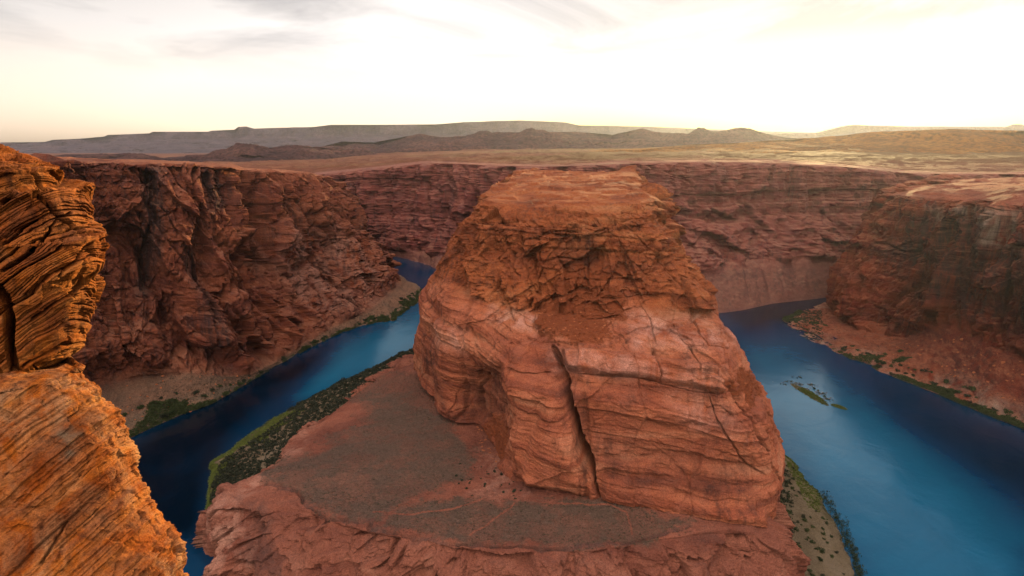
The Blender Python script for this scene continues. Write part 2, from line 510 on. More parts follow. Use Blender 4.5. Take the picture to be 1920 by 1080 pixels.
# ------------------------------------------------------------------ generic cliff displacement
def cliff_disp(P, N, w, seed, big=14, joint=5, lay=5, blk=4, fine=1.2, sc=1.0, hz=1.0):
    """w: 1 on cliff, 0 on talus/flat. Pushes along the mostly horizontal normal."""
    D = N * np.array([1, 1, 0.15], np.float32)
    D /= np.minimum(1, np.linalg.norm(N[..., :2], axis=2, keepdims=True) + .25)
    Q = warp(P, 1 / (80 * sc), 14 * sc, seed + 90)
    d = big * (ridged(Q, 1 / (95 * sc), 4, seed, (1, 1, .16), .4) - .55) * 2
    d += joint * (sst(0, .35, ridged(Q, 1 / (38 * sc), 2, seed + 5, (1, 1, .12))) - 1) * 1.5
    Q = warp(Q, 1 / (14 * sc), 1.6 * sc, seed + 93)
    d += blk * 1.6 * facets(Q, 1 / (44 * sc), seed + 9, (1, 1, .35), 1.6)
    d += blk * 1.3 * facets(Q, 1 / (60 * sc), seed + 39, (1, 1, .07), 1.6)
    d += blk * .8 * facets(Q, 1 / (22 * sc), seed + 49, (1, 1, .12), 1.6) * sst(-.3, .2, noise(P, 1 / (90 * sc), seed + 59))
    d += blk * .45 * facets(Q, 1 / (15 * sc), seed + 19, (1, 1, .4), 1.5)
    d += blk * .28 * facets(Q, 1 / (6 * sc), seed + 29, (1, 1, .8), 1.5)
    for fs, am_, sd in ((26, .9, 61), (11, .55, 62), (5, .25, 63)):
        d -= blk * am_ * (1 - sst(0, .13, np.abs(noise(Q, 1 / (fs * sc), seed + sd, (1, 1, .35))))) * sst(-.1, .4, noise(P, 1 / (fs * 2.5 * sc), seed + sd + 5))
        d -= hz * blk * am_ * .6 * (1 - sst(0, .09, np.abs(noise(Q, 1 / (fs * sc), seed + sd + 8, (.35, .35, 1))))) * sst(-.1, .4, noise(P, 1 / (fs * 2.5 * sc), seed + sd + 9))
    zz = P[..., 2] + 5 * sc * noise(P, 1 / (120 * sc), seed + 30) + 1.2 * sc * noise(P, 1 / (30 * sc), seed + 31)
    am = .6 + .6 * noise(P, 1 / (60 * sc), seed + 33)
    d += lay * (strata(zz, 19 * sc, seed + 41) * 1.8 + strata(zz, 6.5 * sc, seed + 42) * .7) * am
    d += hz * lay * .35 * strata(zz, 2.2 * sc, seed + 43)
    d = d * w
    d += fine * fbm(P, 1 / (7 * sc), 4, seed + 50, (1, 1, 1), .55) * (0.4 + 0.6 * w)
    return P + D * d[..., None]


def ground_disp(P, w, seed, amp=4, step=2.5, f=1 / 60):
    """relief and small ledges on ground that is nearly flat"""
    h = amp * fbm(P, f, 5, seed, (1, 1, 0)) 
    hs = h + amp * .6 * fbm(P, f * 3, 3, seed + 7, (1, 1, 0))
    q = hs / step
    k = np.floor(q); fr = q - k
    h2 = (k + sst(.55, .95, fr)) * step
    h = h * .35 + h2 * .65
    P = P.copy()
    P[..., 2] += h * w
    return P


def rubble(P, size, amp):
    f1, f2, i1 = worley(P, 1 / size, 500)
    g1, g2, i2 = worley(P, 2.3 / size, 510)
    return amp * (i1 > .62) * (1 - sst(.15, .5, f1)) * i1 + amp * .5 * (i2 > .5) * (1 - sst(.15, .5, g1)) * i2


# ------------------------------------------------------------------ far wall of the canyon, and the plain behind it
def build_far_wall():
    cols = [  # base(u,v), talus top (u,v,dy), rim (u,v,dy), then plain
        ((-900, 455), (-900, 430, 30), (-900, 345, 120)),
        ((0, 455), (0, 430, 30), (0, 345, 120)),
        ((400, 458), (400, 440, 20), (380, 340, 110)),
        ((600, 465), (590, 452, 20), (560, 332, 100)),
        ((655, 470), (640, 458, 15), (600, 327, 95)),
        ((700, 476), (690, 462, 15), (680, 318, 90)),
        ((745, 484), (740, 466, 18), (750, 311, 90)),
        ((775, 493), (785, 470, 22), (805, 306, 95)),
        ((803, 502), (820, 480, 25), (860, 307, 100)),
        ((850, 520), (880, 490, 30), (940, 311, 110)),
        ((1000, 560), (1010, 500, 40), (1040, 312, 130)),
        ((1200, 590), (1150, 500, 60), (1120, 309, 160)),
        ((1330, 592), (1300, 505, 80), (1200, 306, 190)),
        ((1390, 586), (1370, 492, 85), (1290, 304, 190)),
        ((1450, 573), (1440, 486, 80), (1380, 304, 180)),
        ((1520, 565), (1520, 480, 75), (1470, 306, 170)),
        ((1575, 558), (1590, 478, 70), (1560, 311, 165)),
        ((1640, 552), (1660, 470, 60), (1640, 318, 150)),
        ((1720, 545), (1740, 465, 60), (1715, 325, 150)),
        ((1850, 535), (1850, 460, 60), (1840, 326, 150)),
        ((2100, 520), (2100, 455, 60), (2100, 326, 150)),
        ((2900, 500), (2900, 450, 60), (2900, 322, 150)),
    ]
    rows = [[] for _ in range(9)]
    for b, t, r in cols:
        B = px(b[0], b[1], z=-3)
        T = px(t[0], t[1], y=B[1] + t[2])
        K = px(r[0], r[1], y=B[1] + r[2])
        md = T + (K - T) * np.array([.62, .62, .42])
        md2 = T + (K - T) * np.array([.80, .80, .78])
        u = r[0]
        yr = K[1]
        rows[0].append(B); rows[1].append(T); rows[2].append(md); rows[3].append(md2); rows[4].append(K)
        g = np.interp(u, [600, 960, 1300, 1700], [0, .4, 1, 1])
        rows[5].append(px(u, r[1] - 6, y=yr * 1.25))
        gl = np.interp(u, [450, 900], [1, 0])
        rows[6].append(px(u, 300 - 3 * g + 14 * gl, y=2300))
        rows[7].append(px(u, 288 - 4 * g + 17 * gl, y=3600))
        rows[8].append(px(u, 268.5 + 17 * gl, y=21000))
    P, T, S = loft(rows, 1500, [50, 70, 70, 60, 50, 60, 50, 40], .7, .25)
    N = gnormals(P, True)
    w = sst(.75, 1.1, T) * (1 - sst(3.82, 4.03, T))
    tal = 1 - sst(.7, 1.15, T)
    P2 = cliff_disp(P, N, w, 11, big=20, joint=9, lay=6, blk=8, fine=1.6, sc=1.35)
    # gullied scree below the cliff
    gul = ridged(P, 1 / 42, 4, 77, (1, .22, .02)) - .5
    P2[..., 2] += tal * sst(0, .3, T) * (gul * 17 + 2.2 * fbm(P, 1 / 9, 3, 5) + rubble(P, 8, 2.4))
    pl = sst(4.0, 4.3, T) * (1 - sst(7.3, 8, T))
    P2 = ground_disp(P2, pl, 21, amp=5, step=3, f=1 / 90)
    P2 = ground_disp(P2, sst(5.0, 5.8, T) * (1 - sst(7.3, 8, T)), 24, amp=15, step=6, f=1 / 260)
    rowc = T[:, 0]
    i_cut = int(np.searchsorted(rowc, 4.6))
    soil = tal * .55
    pale = .25 + 0 * T
    grid_obj('canyon_wall', P2[:i_cut + 1], M['far'], [None, soil[:i_cut + 1], pale[:i_cut + 1]], flip=True)
    U, V = proj(P2)
    veg = sst(5.2, 6.2, T) * sst(-.35, .25, fbm(P2, 1 / 260, 4, 60) + (U - 1050) / 900)
    grid_obj('plateau', P2[i_cut:], M['plain'], [None, veg[i_cut:] * .9, (1 - veg[i_cut:]) * .5], flip=True)


# ------------------------------------------------------------------ left wall
def build_left_wall():
    # base, foot (u,v,z), mid (u,v,y-offset from foot) or None, rim (u,v,dy from foot)
    cols = [
        ((-260, 1100), (-260, 930, 45), None, (-330, 300, 75)),
        ((0, 950), (-10, 830, 45), None, (-60, 302, 78)),
        ((120, 885), (110, 760, 45), None, (60, 303, 80)),
        ((235, 835), (215, 712, 45), None, (150, 304, 80)),
        ((330, 789), (300, 698, 42), None, (240, 306, 82)),
        ((400, 762), (390, 700, 28), None, (330, 309, 84)),
        ((480, 714), (465, 702, 8), None, (430, 315, 90)),
        ((560, 668), (550, 655, 7), None, (462, 322, 90)),
        ((640, 630), (628, 610, 9), None, (530, 325, 95)),
        ((700, 612), (690, 580, 16), None, (575, 328, 95)),
        ((742, 607), (715, 560, 20), None, (600, 333, 85)),
        ((772, 584), (735, 542, 20), (655, 442, 40), (615, 345, 75)),
        ((797, 566), (748, 530, 18), (658, 440, 60), (622, 356, 80)),
        ((797, 545), (745, 520, 14), (655, 436, 70), (624, 362, 90)),
        ((750, 518), (722, 503, 10), (650, 430, 80), (620, 350, 110)),
        ((704, 487), (690, 481, 8), (635, 420, 60), (608, 340, 110)),
        ((640, 462), (630, 458, 8), None, (575, 334, 60)),
        ((450, 450), (450, 446, 8), None, (450, 335, 40)),
    ]
    rows = [[] for _ in range(9)]
    for i, (b, f, m, r) in enumerate(cols):
        B = px(b[0], b[1], z=-3)
        Ft = px(f[0], f[1], z=f[2])
        K = px(r[0], r[1], y=Ft[1] + r[2])
        md = px(m[0], m[1], y=Ft[1] + m[2]) if m else Ft + (K - Ft) * np.array([.55, .55, .40])
        md2 = md + (K - md) * np.array([.55, .55, .62])
        rows[0].append(B); rows[1].append(np.append((B + (Ft - B) * .3)[:2], 1.2 + .15 * Ft[2])); rows[2].append(Ft); rows[3].append(md); rows[4].append(md2); rows[5].append(K)
        # top: slopes back to a far edge
        if i < 14:
            k = min(1, i / 13)
            e1 = px(r[0] + 6 - 10 * k, r[1] - 3 + 5 * k * 0, y=K[1] + 60 - 25 * k)
            e2 = np.array([K[0] - 160 * (1 - k) - 60, K[1] + 330 - 120 * k, K[2] - 8])
        else:
            e1 = K + np.array([-15, -25, 1]); e2 = K + np.array([-40, -70, 1])
        e3 = e2 + np.array([-30, 120, -140])
        rows[6].append(e1); rows[7].append(e2); rows[8].append(e3)
    P, T, S = loft(rows, 1500, [12, 40, 130, 100, 110, 30, 40, 8], .7, .3,
                   wcol=[.3, .6, 1, 1, 1, 1, 1, 1, 1, 1, 1, 1, 1, .8, .6, .3, .15])
    N = gnormals(P)
    w = sst(1.9, 2.25, T) * (1 - sst(4.95, 5.2, T))
    P2 = cliff_disp(P, N, w, 31, big=22, joint=12, lay=1.5, blk=8.0, fine=1.2, sc=1.0, hz=.2)
    # leaning buttress slabs that run down to the right
    Q = warp(P, 1 / 60, 10, 600); Q[..., 0] += P[..., 2] * .6
    rb = 1.1 * (ridged(Q, 1 / 75, 2, 88, (1, .6, .03), .35) - .5) + .6 * facets(Q, 1 / 40, 89, (1, .6, .04), 1.6)
    Dh = N * np.array([1, 1, .2], np.float32)
    P2 += Dh * (rb * 26 * w)[..., None]
    U, V = proj(P)
    # big dark re-entrants and cracks
    for poly, wd, dp in (([(285, 330), (288, 400), (272, 470), (268, 540)], 11, 13), ([(390, 330), (395, 390)], 10, 9),
                         ([(350, 470), (375, 560), (400, 640), (418, 690)], 10, 9), ([(240, 500), (225, 600), (205, 700)], 6, 7),
                         ([(560, 540), (566, 580), (580, 600)], 14, 9), ([(440, 350), (446, 420), (500, 520)], 8, 8),
                         ([(540, 380), (570, 450), (600, 480)], 7, 6), ([(470, 340), (490, 440)], 6, 7)):
        dd, _ = pdist(U + 5 * noise(P, .05, 3), V, poly)
        P2 -= Dh * (dp * (1 - sst(wd * .3, wd, dd)) * w)[..., None]
    tal = 1 - sst(1.8, 2.15, T)
    gul = ridged(P, 1 / 34, 3, 78, (1, .3, .02)) - .5
    P2[..., 2] += tal * sst(0, .6, T) * (gul * 7 + 1.6 * fbm(P, 1 / 6, 3, 5) + rubble(P, 5, 1.5))
    P2 = ground_disp(P2, sst(5.0, 5.2, T) * (1 - sst(7.5, 8, T)), 22, amp=4, step=2.5, f=1 / 60)
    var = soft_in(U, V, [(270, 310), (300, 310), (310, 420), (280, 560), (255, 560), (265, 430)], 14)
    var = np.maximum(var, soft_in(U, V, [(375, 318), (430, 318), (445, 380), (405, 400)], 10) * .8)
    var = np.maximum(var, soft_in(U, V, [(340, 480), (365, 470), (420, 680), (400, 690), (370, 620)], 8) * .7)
    pale = soft_in(U, V, [(500, 430), (650, 440), (720, 560), (600, 600), (520, 500)], 25) * .8
    veg = (1 - sst(.9, 1.4, T)) * .35 + tal * .75
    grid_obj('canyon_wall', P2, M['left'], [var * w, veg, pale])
    return P2, T, U, V


# ------------------------------------------------------------------ right wall (headland)
def build_right_wall():
    cols = [
        ((1800, 525), (1800, 515, 10), None, (1800, 335, 60)),
        ((1660, 545), (1660, 535, 10), None, (1740, 336, 70)),
        ((1590, 560), (1610, 560, 10), (1640, 470, 30), (1712, 340, 70)),
        ((1520, 575), (1578, 578, 8), (1605, 488, 35), (1690, 345, 80)),
        ((1462, 592), (1567, 588, 7), (1590, 492, 25), (1672, 352, 62)),
        ((1452, 608), (1566, 594, 7), (1586, 500, 18), (1662, 360, 52)),
        ((1478, 630), (1580, 602, 8), (1605, 505, 18), (1672, 368, 50)),
        ((1535, 658), (1625, 620, 10), (1650, 515, 20), (1700, 372, 50)),
        ((1640, 705), (1695, 632, 20), (1710, 520, 20), (1760, 378, 52)),
        ((1755, 748), (1780, 607, 62), (1790, 520, 18), (1830, 384, 58)),
        ((1850, 787), (1850, 648, 58), (1860, 530, 22), (1890, 386, 62)),
        ((1935, 822), (1925, 668, 60), (1930, 540, 25), (1955, 388, 66)),
        ((2110, 905), (2090, 720, 60), (2070, 550, 30), (2080, 388, 70)),
        ((2450, 1070), (2400, 820, 60), None, (2350, 390, 70)),
    ]
    rows = [[] for _ in range(9)]
    for i, (b, f, m, r) in enumerate(cols):
        B = px(b[0], b[1], z=-3)
        Ft = px(f[0], f[1], z=f[2])
        K = px(r[0], r[1], y=Ft[1] + r[2])
        md = px(m[0], m[1], y=Ft[1] + m[2]) if m else Ft + (K - Ft) * np.array([.45, .45, .42])
        md2 = md + (K - md) * np.array([.6, .6, .75])
        rows[0].append(B); rows[1].append(np.append((B + (Ft - B) * .3)[:2], 1.2 + .12 * Ft[2])); rows[2].append(Ft); rows[3].append(md); rows[4].append(md2); rows[5].append(K)
        e1 = px(r[0] + (25 if i < 6 else 40), 352 if i > 5 else r[1] - 8, y=K[1] + 70)
        e2 = px(r[0] + 120, 338, y=K[1] + 260)
        e3 = px(r[0] + 260, 327, y=K[1] + 700)
        rows[6].append(e1); rows[7].append(e2); rows[8].append(e3)
    P, T, S = loft(rows, 1150, [16, 60, 100, 100, 60, 50, 40, 30], .7, .3, wcol=[.2, .4, 1, 1, 1, 1, 1, 1, 1, 1, 1, .8, .35])
    N = gnormals(P)
    w = sst(1.9, 2.2, T) * (1 - sst(4.95, 5.2, T))
    P2 = cliff_disp(P, N, w, 51, big=20, joint=12, lay=2.6, blk=8, fine=1.2, sc=1.0, hz=.5)
    tal = 1 - sst(1.8, 2.15, T)
    gul = ridged(P, 1 / 40, 3, 79, (1, .6, .02)) - .5
    P2[..., 2] += tal * sst(.2, .9, T) * (gul * 8 + 2.6 * fbm(P, 1 / 8, 4, 5) + rubble(P, 5, 1.8))
    P2 = ground_disp(P2, sst(5.0, 5.2, T) * (1 - sst(7.6, 8, T)), 23, amp=6, step=3.2, f=1 / 70)
    U, V = proj(P)
    var = .75 * soft_in(U, V, [(1700, 400), (1920, 395), (1960, 470), (1960, 640), (1800, 600), (1760, 520), (1650, 480)], 26)
    var = np.maximum(var, soft_in(U, V, [(1660, 480), (1760, 520), (1740, 600), (1700, 570)], 18) * .6)
    pale = soft_in(U, V, [(1740, 385), (1770, 385), (1765, 430), (1735, 425)], 8)
    pale = np.maximum(pale, soft_in(U, V, [(1840, 390), (1915, 395), (1910, 470), (1850, 460)], 9))
    tan = sst(0, .3, T) * (1 - sst(.7, 1.5, T + .5 * fbm(P, 1 / 30, 4, 407)))
    grid_obj('canyon_wall', P2, M['right'], [var * w * (1 - pale * .8), tal * .35 * (1 - tan), np.maximum(pale, tan)])
    return P2, T, U, V


# ------------------------------------------------------------------ the butte in the middle
CRACKS = [  # polyline, width px, depth m
    ([(1036, 645), (1052, 690), (1068, 740), (1080, 800), (1092, 840), (1112, 890), (1128, 935)], 10, 32),
    ([(1056, 700), (1120, 704), (1200, 710), (1250, 722), (1300, 734), (1352, 742)], 5.5, 8),
    ([(965, 612), (940, 560), (925, 530)], 3.5, 3), ([(860, 600), (880, 640), (895, 690), (900, 720)], 6, 6),
    ([(880, 600), (905, 650), (915, 700)], 4, 4), ([(985, 520), (1000, 560)], 3, 3),
    ([(1222, 650), (1235, 690), (1245, 722)], 3.5, 3.5), ([(1295, 650), (1308, 680), (1312, 700)], 3, 3),
    ([(1205, 560), (1222, 600), (1230, 650)], 2.5, 2.5), ([(1290, 570), (1310, 620), (1330, 650)], 2.5, 2.5),
    ([(965, 440), (967, 490)], 4.5, 6), ([(930, 440), (945, 490), (960, 520)], 4, 5), ([(1098, 470), (1103, 540)], 3, 4),
    ([(1358, 650), (1362, 700), (1400, 800), (1450, 900)], 4, 5), ([(958, 645), (962, 690), (990, 697), (1040, 700)], 3, 3),
    ([(1000, 440), (1040, 425), (1090, 430)], 4, 4), ([(1065, 425), (1100, 400), (1140, 415)], 5, 4),
    ([(1160, 440), (1180, 480), (1200, 520)], 4, 4), ([(1000, 580), (1000, 600)], 2, 2),
    ([(1190, 430), (1230, 470), (1290, 540)], 3, 3), ([(1330, 740), (1350, 800), (1400, 870), (1430, 890)], 3, 3),
    ([(905, 690), (900, 760), (930, 800)], 8, 7),
]


BULGES = [
    ([(960, 700), (1045, 700), (1070, 800), (1112, 915), (1000, 900), (965, 840), (970, 770)], 20, 13),
    ([(890, 700), (935, 690), (955, 760), (940, 800), (885, 790)], 16, -6),
    ([(820, 640), (870, 650), (880, 760), (850, 770), (820, 700)], 16, 5),
    ([(1060, 655), (1200, 665), (1340, 690), (1352, 735), (1200, 705), (1065, 692)], 6, 7),
    ([(1360, 760), (1420, 760), (1455, 870), (1440, 960), (1415, 880)], 12, 4),
    ([(1000, 735), (1100, 720), (1200, 740), (1340, 770), (1330, 800), (1100, 760)], 14, 3),
    ([(940, 860), (1120, 925), (1120, 945), (940, 905)], 8, 5),
    ([(1130, 830), (1400, 870), (1400, 885), (1130, 850)], 5, -2.2),
    ([(1130, 880), (1420, 905), (1420, 915), (1130, 892)], 5, -1.8),
    ([(1130, 900), (1430, 960), (1430, 980), (1130, 935)], 9, 3),
    ([(800, 600), (900, 595), (960, 650), (1040, 690), (960, 690), (880, 655)], 10, 4),
    ([(790, 520), (850, 500), (860, 590), (790, 600)], 18, 4),
]


def build_butte():
    W = lambda x, y, z: np.array([x, y, z], float)
    Y = lambda u, v, y: px(u, v, y=y)
    Z = lambda u, v, z: px(u, v, z=z)
    cols = [
        # skirt/foot, low wall, wall top, slick top, cap base, cap top, ledge, table, far table
        [W(-70, 1250, -5), W(-62, 1250, 70), W(-50, 1250, 120), W(-40, 1250, 160), W(-30, 1250, 190), W(-6, 1250, 236), W(0, 1250, 240), W(10, 1250, 243), W(60, 1260, 246)],
        [W(-92, 900, -5), W(-80, 895, 60), W(-72, 890, 100), W(-64, 885, 140), W(-50, 880, 180), W(-22, 870, 232), W(-6, 870, 238), W(5, 1000, 243), W(60, 1210, 246)],
        [W(-108, 720, 5), W(-104, 715, 60), W(-98, 705, 95), W(-92, 690, 135), W(-80, 680, 176), W(-48, 670, 230), W(-22, 680, 238), W(8, 900, 243), W(60, 1190, 246)],
        [Z(779, 690, 45), Y(781, 655, 585), Y(785, 620, 578), Y(793, 560, 572), Y(800, 505, 570), Y(868, 402, 566), Y(897, 367, 640), Y(962, 330, 900), Y(1000, 318, 1170)],
        [Z(800, 738, 48), Y(790, 690, 545), Y(793, 640, 538), Y(800, 570, 534), Y(815, 515, 534), Y(872, 408, 540), Y(905, 372, 610), Y(970, 332, 880), Y(1020, 317, 1165)],
        [Z(845, 788, 50), Y(830, 720, 487), Y(830, 650, 480), Y(840, 590, 484), Y(850, 535, 496), Y(885, 415, 520), Y(920, 377, 580), Y(985, 334, 850), Y(1040, 317, 1160)],
        [Z(905, 800, 51), Y(895, 740, 460), Y(890, 670, 448), Y(895, 610, 455), Y(905, 550, 475), Y(925, 418, 510), Y(950, 380, 570), Y(1005, 335, 830), Y(1055, 317, 1155)],
        [Z(962, 890, 52), Y(960, 800, 385), Y(960, 690, 388), Y(965, 625, 412), Y(975, 560, 448), Y(985, 420, 500), Y(1000, 382, 560), Y(1030, 336, 810), Y(1070, 317, 1150)],
        [Z(1040, 918, 53), Y(1035, 820, 352), Y(1030, 692, 370), Y(1030, 640, 395), Y(1035, 575, 436), Y(1045, 420, 494), Y(1050, 382, 555), Y(1065, 337, 800), Y(1090, 317, 1150)],
        [Z(1128, 937, 54), Y(1105, 830, 342), Y(1080, 700, 360), Y(1085, 640, 390), Y(1090, 575, 432), Y(1100, 420, 490), Y(1100, 382, 550), Y(1100, 337, 795), Y(1110, 317, 1150)],
        [Z(1240, 955, 54), Y(1220, 850, 338), Y(1195, 712, 352), Y(1185, 645, 384), Y(1170, 565, 430), Y(1160, 415, 486), Y(1150, 380, 545), Y(1135, 337, 790), Y(1130, 317, 1150)],
        [Z(1345, 972, 53), Y(1325, 860, 336), Y(1300, 735, 347), Y(1280, 645, 380), Y(1250, 565, 428), Y(1205, 410, 486), Y(1190, 378, 545), Y(1160, 336, 790), Y(1150, 316, 1150)],
        [Z(1436, 990, 45), Y(1420, 880, 334), Y(1362, 745, 345), Y(1345, 650, 378), Y(1310, 560, 428), Y(1235, 425, 490), Y(1215, 376, 550), Y(1172, 335, 800), Y(1165, 314, 1155)],
        [W(192, 345, -5), Y(1452, 885, 352), Y(1432, 775, 368), Y(1378, 650, 395), Y(1330, 548, 440), Y(1252, 425, 505), Y(1232, 374, 570), Y(1180, 333, 830), Y(1175, 313, 1160)],
        [W(215, 385, -5), Y(1464, 855, 385), Y(1440, 770, 392), Y(1395, 690, 415), Y(1340, 560, 460), Y(1262, 445, 530), Y(1242, 376, 600), Y(1185, 330, 870), Y(1182, 312, 1165)],
        [W(232, 440, -5), W(226, 440, 50), W(216, 445, 90), W(200, 455, 125), W(172, 480, 178), Y(1262, 448, 560), Y(1240, 372, 640), Y(1190, 326, 920), Y(1188, 311, 1175)],
        [W(262, 600, -5), W(252, 600, 60), W(240, 605, 105), W(225, 610, 150), W(200, 620, 190), W(172, 640, 235), Y(1222, 358, 740), Y(1192, 320, 1000), Y(1192, 310, 1185)],
        [W(300, 900, -5), W(290, 900, 70), W(280, 900, 120), W(272, 905, 160), W(262, 910, 195), W(225, 930, 240), W(215, 950, 246), W(230, 1100, 250), W(250, 1200, 251)],
        [W(380, 1250, -5), W(370, 1250, 80), W(360, 1250, 130), W(350, 1250, 170), W(340, 1250, 205), W(300, 1250, 245), W(290, 1250, 248), W(280, 1250, 250), W(260, 1250, 252)],
    ]
    ctrl = np.array(cols).transpose(1, 0, 2)
    P, T, S = loft(ctrl, 1700, [110, 110, 90, 110, 160, 60, 80, 60], .75, .35,
                   wcol=[.1, .2, .5, 1, 1, 1, 1, 1, 1, 1, 1, 1, 1, 1, .8, .4, .2, .1])
    N = gnormals(P)
    U, V = proj(P)
    cap = sst(3.7, 4.0, T + .35 * fbm(P, 1 / 30, 4, 400, (1, 1, .5)))            # rough cap rock
    top = sst(5.6, 6.2, T)
    slick = 1 - cap
    D = N * np.array([1, 1, .45], np.float32)
    D /= np.linalg.norm(D, axis=2, keepdims=True)
    wc = cap * (1 - top)
    A = cliff_disp(P, N, np.clip(wc, 0, 1) * (.35 + .65 * sst(800, 910, U)), 71, big=5, joint=5, lay=4.5, blk=6.5, fine=1.3, sc=.8)
    d = (A - P)
    # smooth, bulging slickrock lower down: fat courses and gentle joints
    zz = P[..., 2] + 6 * noise(P, 1 / 110, 8) + (P[..., 0]) * .10
    bulge = np.abs(np.sin(zz / 27 * math.pi)) ** .6 - .7
    ds = 1.2 * bulge + 4.5 * strata(zz + 3 * noise(P, 1 / 25, 401), 15, 66) + 2.0 * strata(zz, 8, 67) + 9 * (ridged(P, 1 / 110, 2, 14, (1, 1, .3)) - .5) + 3.2 * (sst(0, .25, ridged(P, 1 / 48, 1, 15, (1, 1, .15))) - 1)
    xb = zz + .35 * P[..., 0] + 2 * noise(P, 1 / 20, 402)
    ds += .55 * strata(xb, 1.3, 403) * sst(-.2, .3, noise(P, 1 / 35, 404))
    Qj = warp(P, 1 / 20, 3, 405)
    for fs, aj, sd in ((40, 1.5, 410), (17, .8, 420), (8, .45, 430)):
        ds -= aj * (1 - sst(0, .05, np.abs(noise(Qj, 1 / fs, sd, (1, 1, .3))))) * sst(-.1, .3, noise(P, 1 / (fs * 2), sd + 1))
        ds -= aj * (1 - sst(0, .05, np.abs(noise(Qj, 1 / fs, sd + 2, (.25, .25, 1.2))))) * sst(-.1, .3, noise(P, 1 / (fs * 2), sd + 3))
    ds += .9 * strata(zz, 5.5, 61) + .5 * strata(zz, 1.9, 62) + 1.0 * fbm(P, 1 / 9, 4, 16) + .35 * fbm(P, 1 / 2.5, 2, 19, (.4, .4, 1))
    Qw = warp(P, 1 / 30, 8, 133)
    ds += 2.2 * facets(Qw, 1 / 36, 33, (1, 1, .6), .8) + .6 * facets(Qw, 1 / 11, 34, (1, 1, 1), 1.0)
    for poly, sf, am in BULGES:
        ds += am * soft_in(U + 6 * noise(P, .04, 7), V + 4 * noise(P, .05, 9), poly, sf)
    # debris fan hanging below the cap
    fanU = U + 45 * fbm(P, 1 / 22, 5, 45, (1, 1, 1), .7)
    fanV = V + 40 * fbm(P, 1 / 22, 5, 46, (1, 1, 1), .7)
    fan = soft_in(fanU, fanV, [(1040, 520), (1090, 500), (1185, 560), (1170, 590), (1120, 600), (1155, 650), (1100, 640), (1040, 635), (1000, 620), (1000, 575), (1035, 560)], 7)
    fan = np.maximum(fan, soft_in(fanU, fanV, [(1370, 690), (1412, 690), (1420, 745), (1385, 760), (1358, 720)], 6))
    fan = np.maximum(fan, soft_in(fanU, fanV, [(925, 780), (965, 800), (975, 870), (935, 860), (905, 820)], 6) * .8)
    f1b, f2b, idb = worley(P, 1 / 3.2, 35)
    dfan = 2.5 + 1.6 * (idb > .55) * (1 - sst(.1, .5, f1b)) + .8 * fbm(P, 1 / 4, 3, 47)
    ds = ds * (1 - fan * .9) + fan * dfan
    d += D * (ds * slick)[..., None]
    # overhanging lip where the cap meets the slickrock
    for poly, wd, dp in CRACKS:
        dd, pr = pdist(U + 4 * noise(P, .06, 3) + 1.5 * noise(P, .3, 4), V + 2 * noise(P, .2, 5), poly)
        wdv = wd * (.75 + .5 * noise(P, .05, 6))
        d -= D * (dp * (1 - sst(wdv * .35, wdv, dd)) * np.minimum(1, 6 * np.minimum(pr + .03, 1.03 - pr)))[..., None]
    d -= D * (9.0 * sst(3.2, 4.1, T) * (1 - sst(5.2, 6.3, T)) + 1.5)[..., None]
    P2 = P + d
    P2 = ground_disp(P2, sst(4.9, 5.3, T), 27, amp=7, step=4.5, f=1 / 50)
    lip = np.exp(-((T - 4.0) / .05) ** 2)
    P2 += D * (1.6 * lip * (.5 + noise(P, 1 / 15, 99)))[..., None]
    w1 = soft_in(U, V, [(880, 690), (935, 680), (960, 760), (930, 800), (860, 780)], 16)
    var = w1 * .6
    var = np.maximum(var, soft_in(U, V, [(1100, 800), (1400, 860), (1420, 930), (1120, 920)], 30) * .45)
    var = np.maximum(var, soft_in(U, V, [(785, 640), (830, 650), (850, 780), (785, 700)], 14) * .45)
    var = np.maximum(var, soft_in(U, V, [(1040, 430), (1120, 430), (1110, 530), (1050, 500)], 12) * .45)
    pale = soft_in(U, V, [(900, 560), (1020, 570), (1000, 620), (920, 600)], 12)
    pale = np.maximum(pale, soft_in(U, V, [(1180, 575), (1340, 570), (1380, 650), (1190, 650)], 16))
    pale = np.maximum(pale, soft_in(U, V, [(1000, 650), (1350, 690), (1350, 740), (1040, 695)], 14) * .6)
    pale = np.maximum(pale, soft_in(U, V, [(810, 600), (880, 620), (880, 660), (810, 650)], 14) * .6)
    pale = np.maximum(pale, soft_in(U, V, [(1230, 730), (1360, 745), (1400, 830), (1290, 800)], 20) * .5)
    orange = fan
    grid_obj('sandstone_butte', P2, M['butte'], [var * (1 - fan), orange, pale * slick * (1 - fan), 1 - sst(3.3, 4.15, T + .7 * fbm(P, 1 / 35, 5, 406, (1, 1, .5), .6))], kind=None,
             label='massive layered red sandstone butte rising in the middle of the horseshoe river bend', cat='butte')
    return P2, U, V


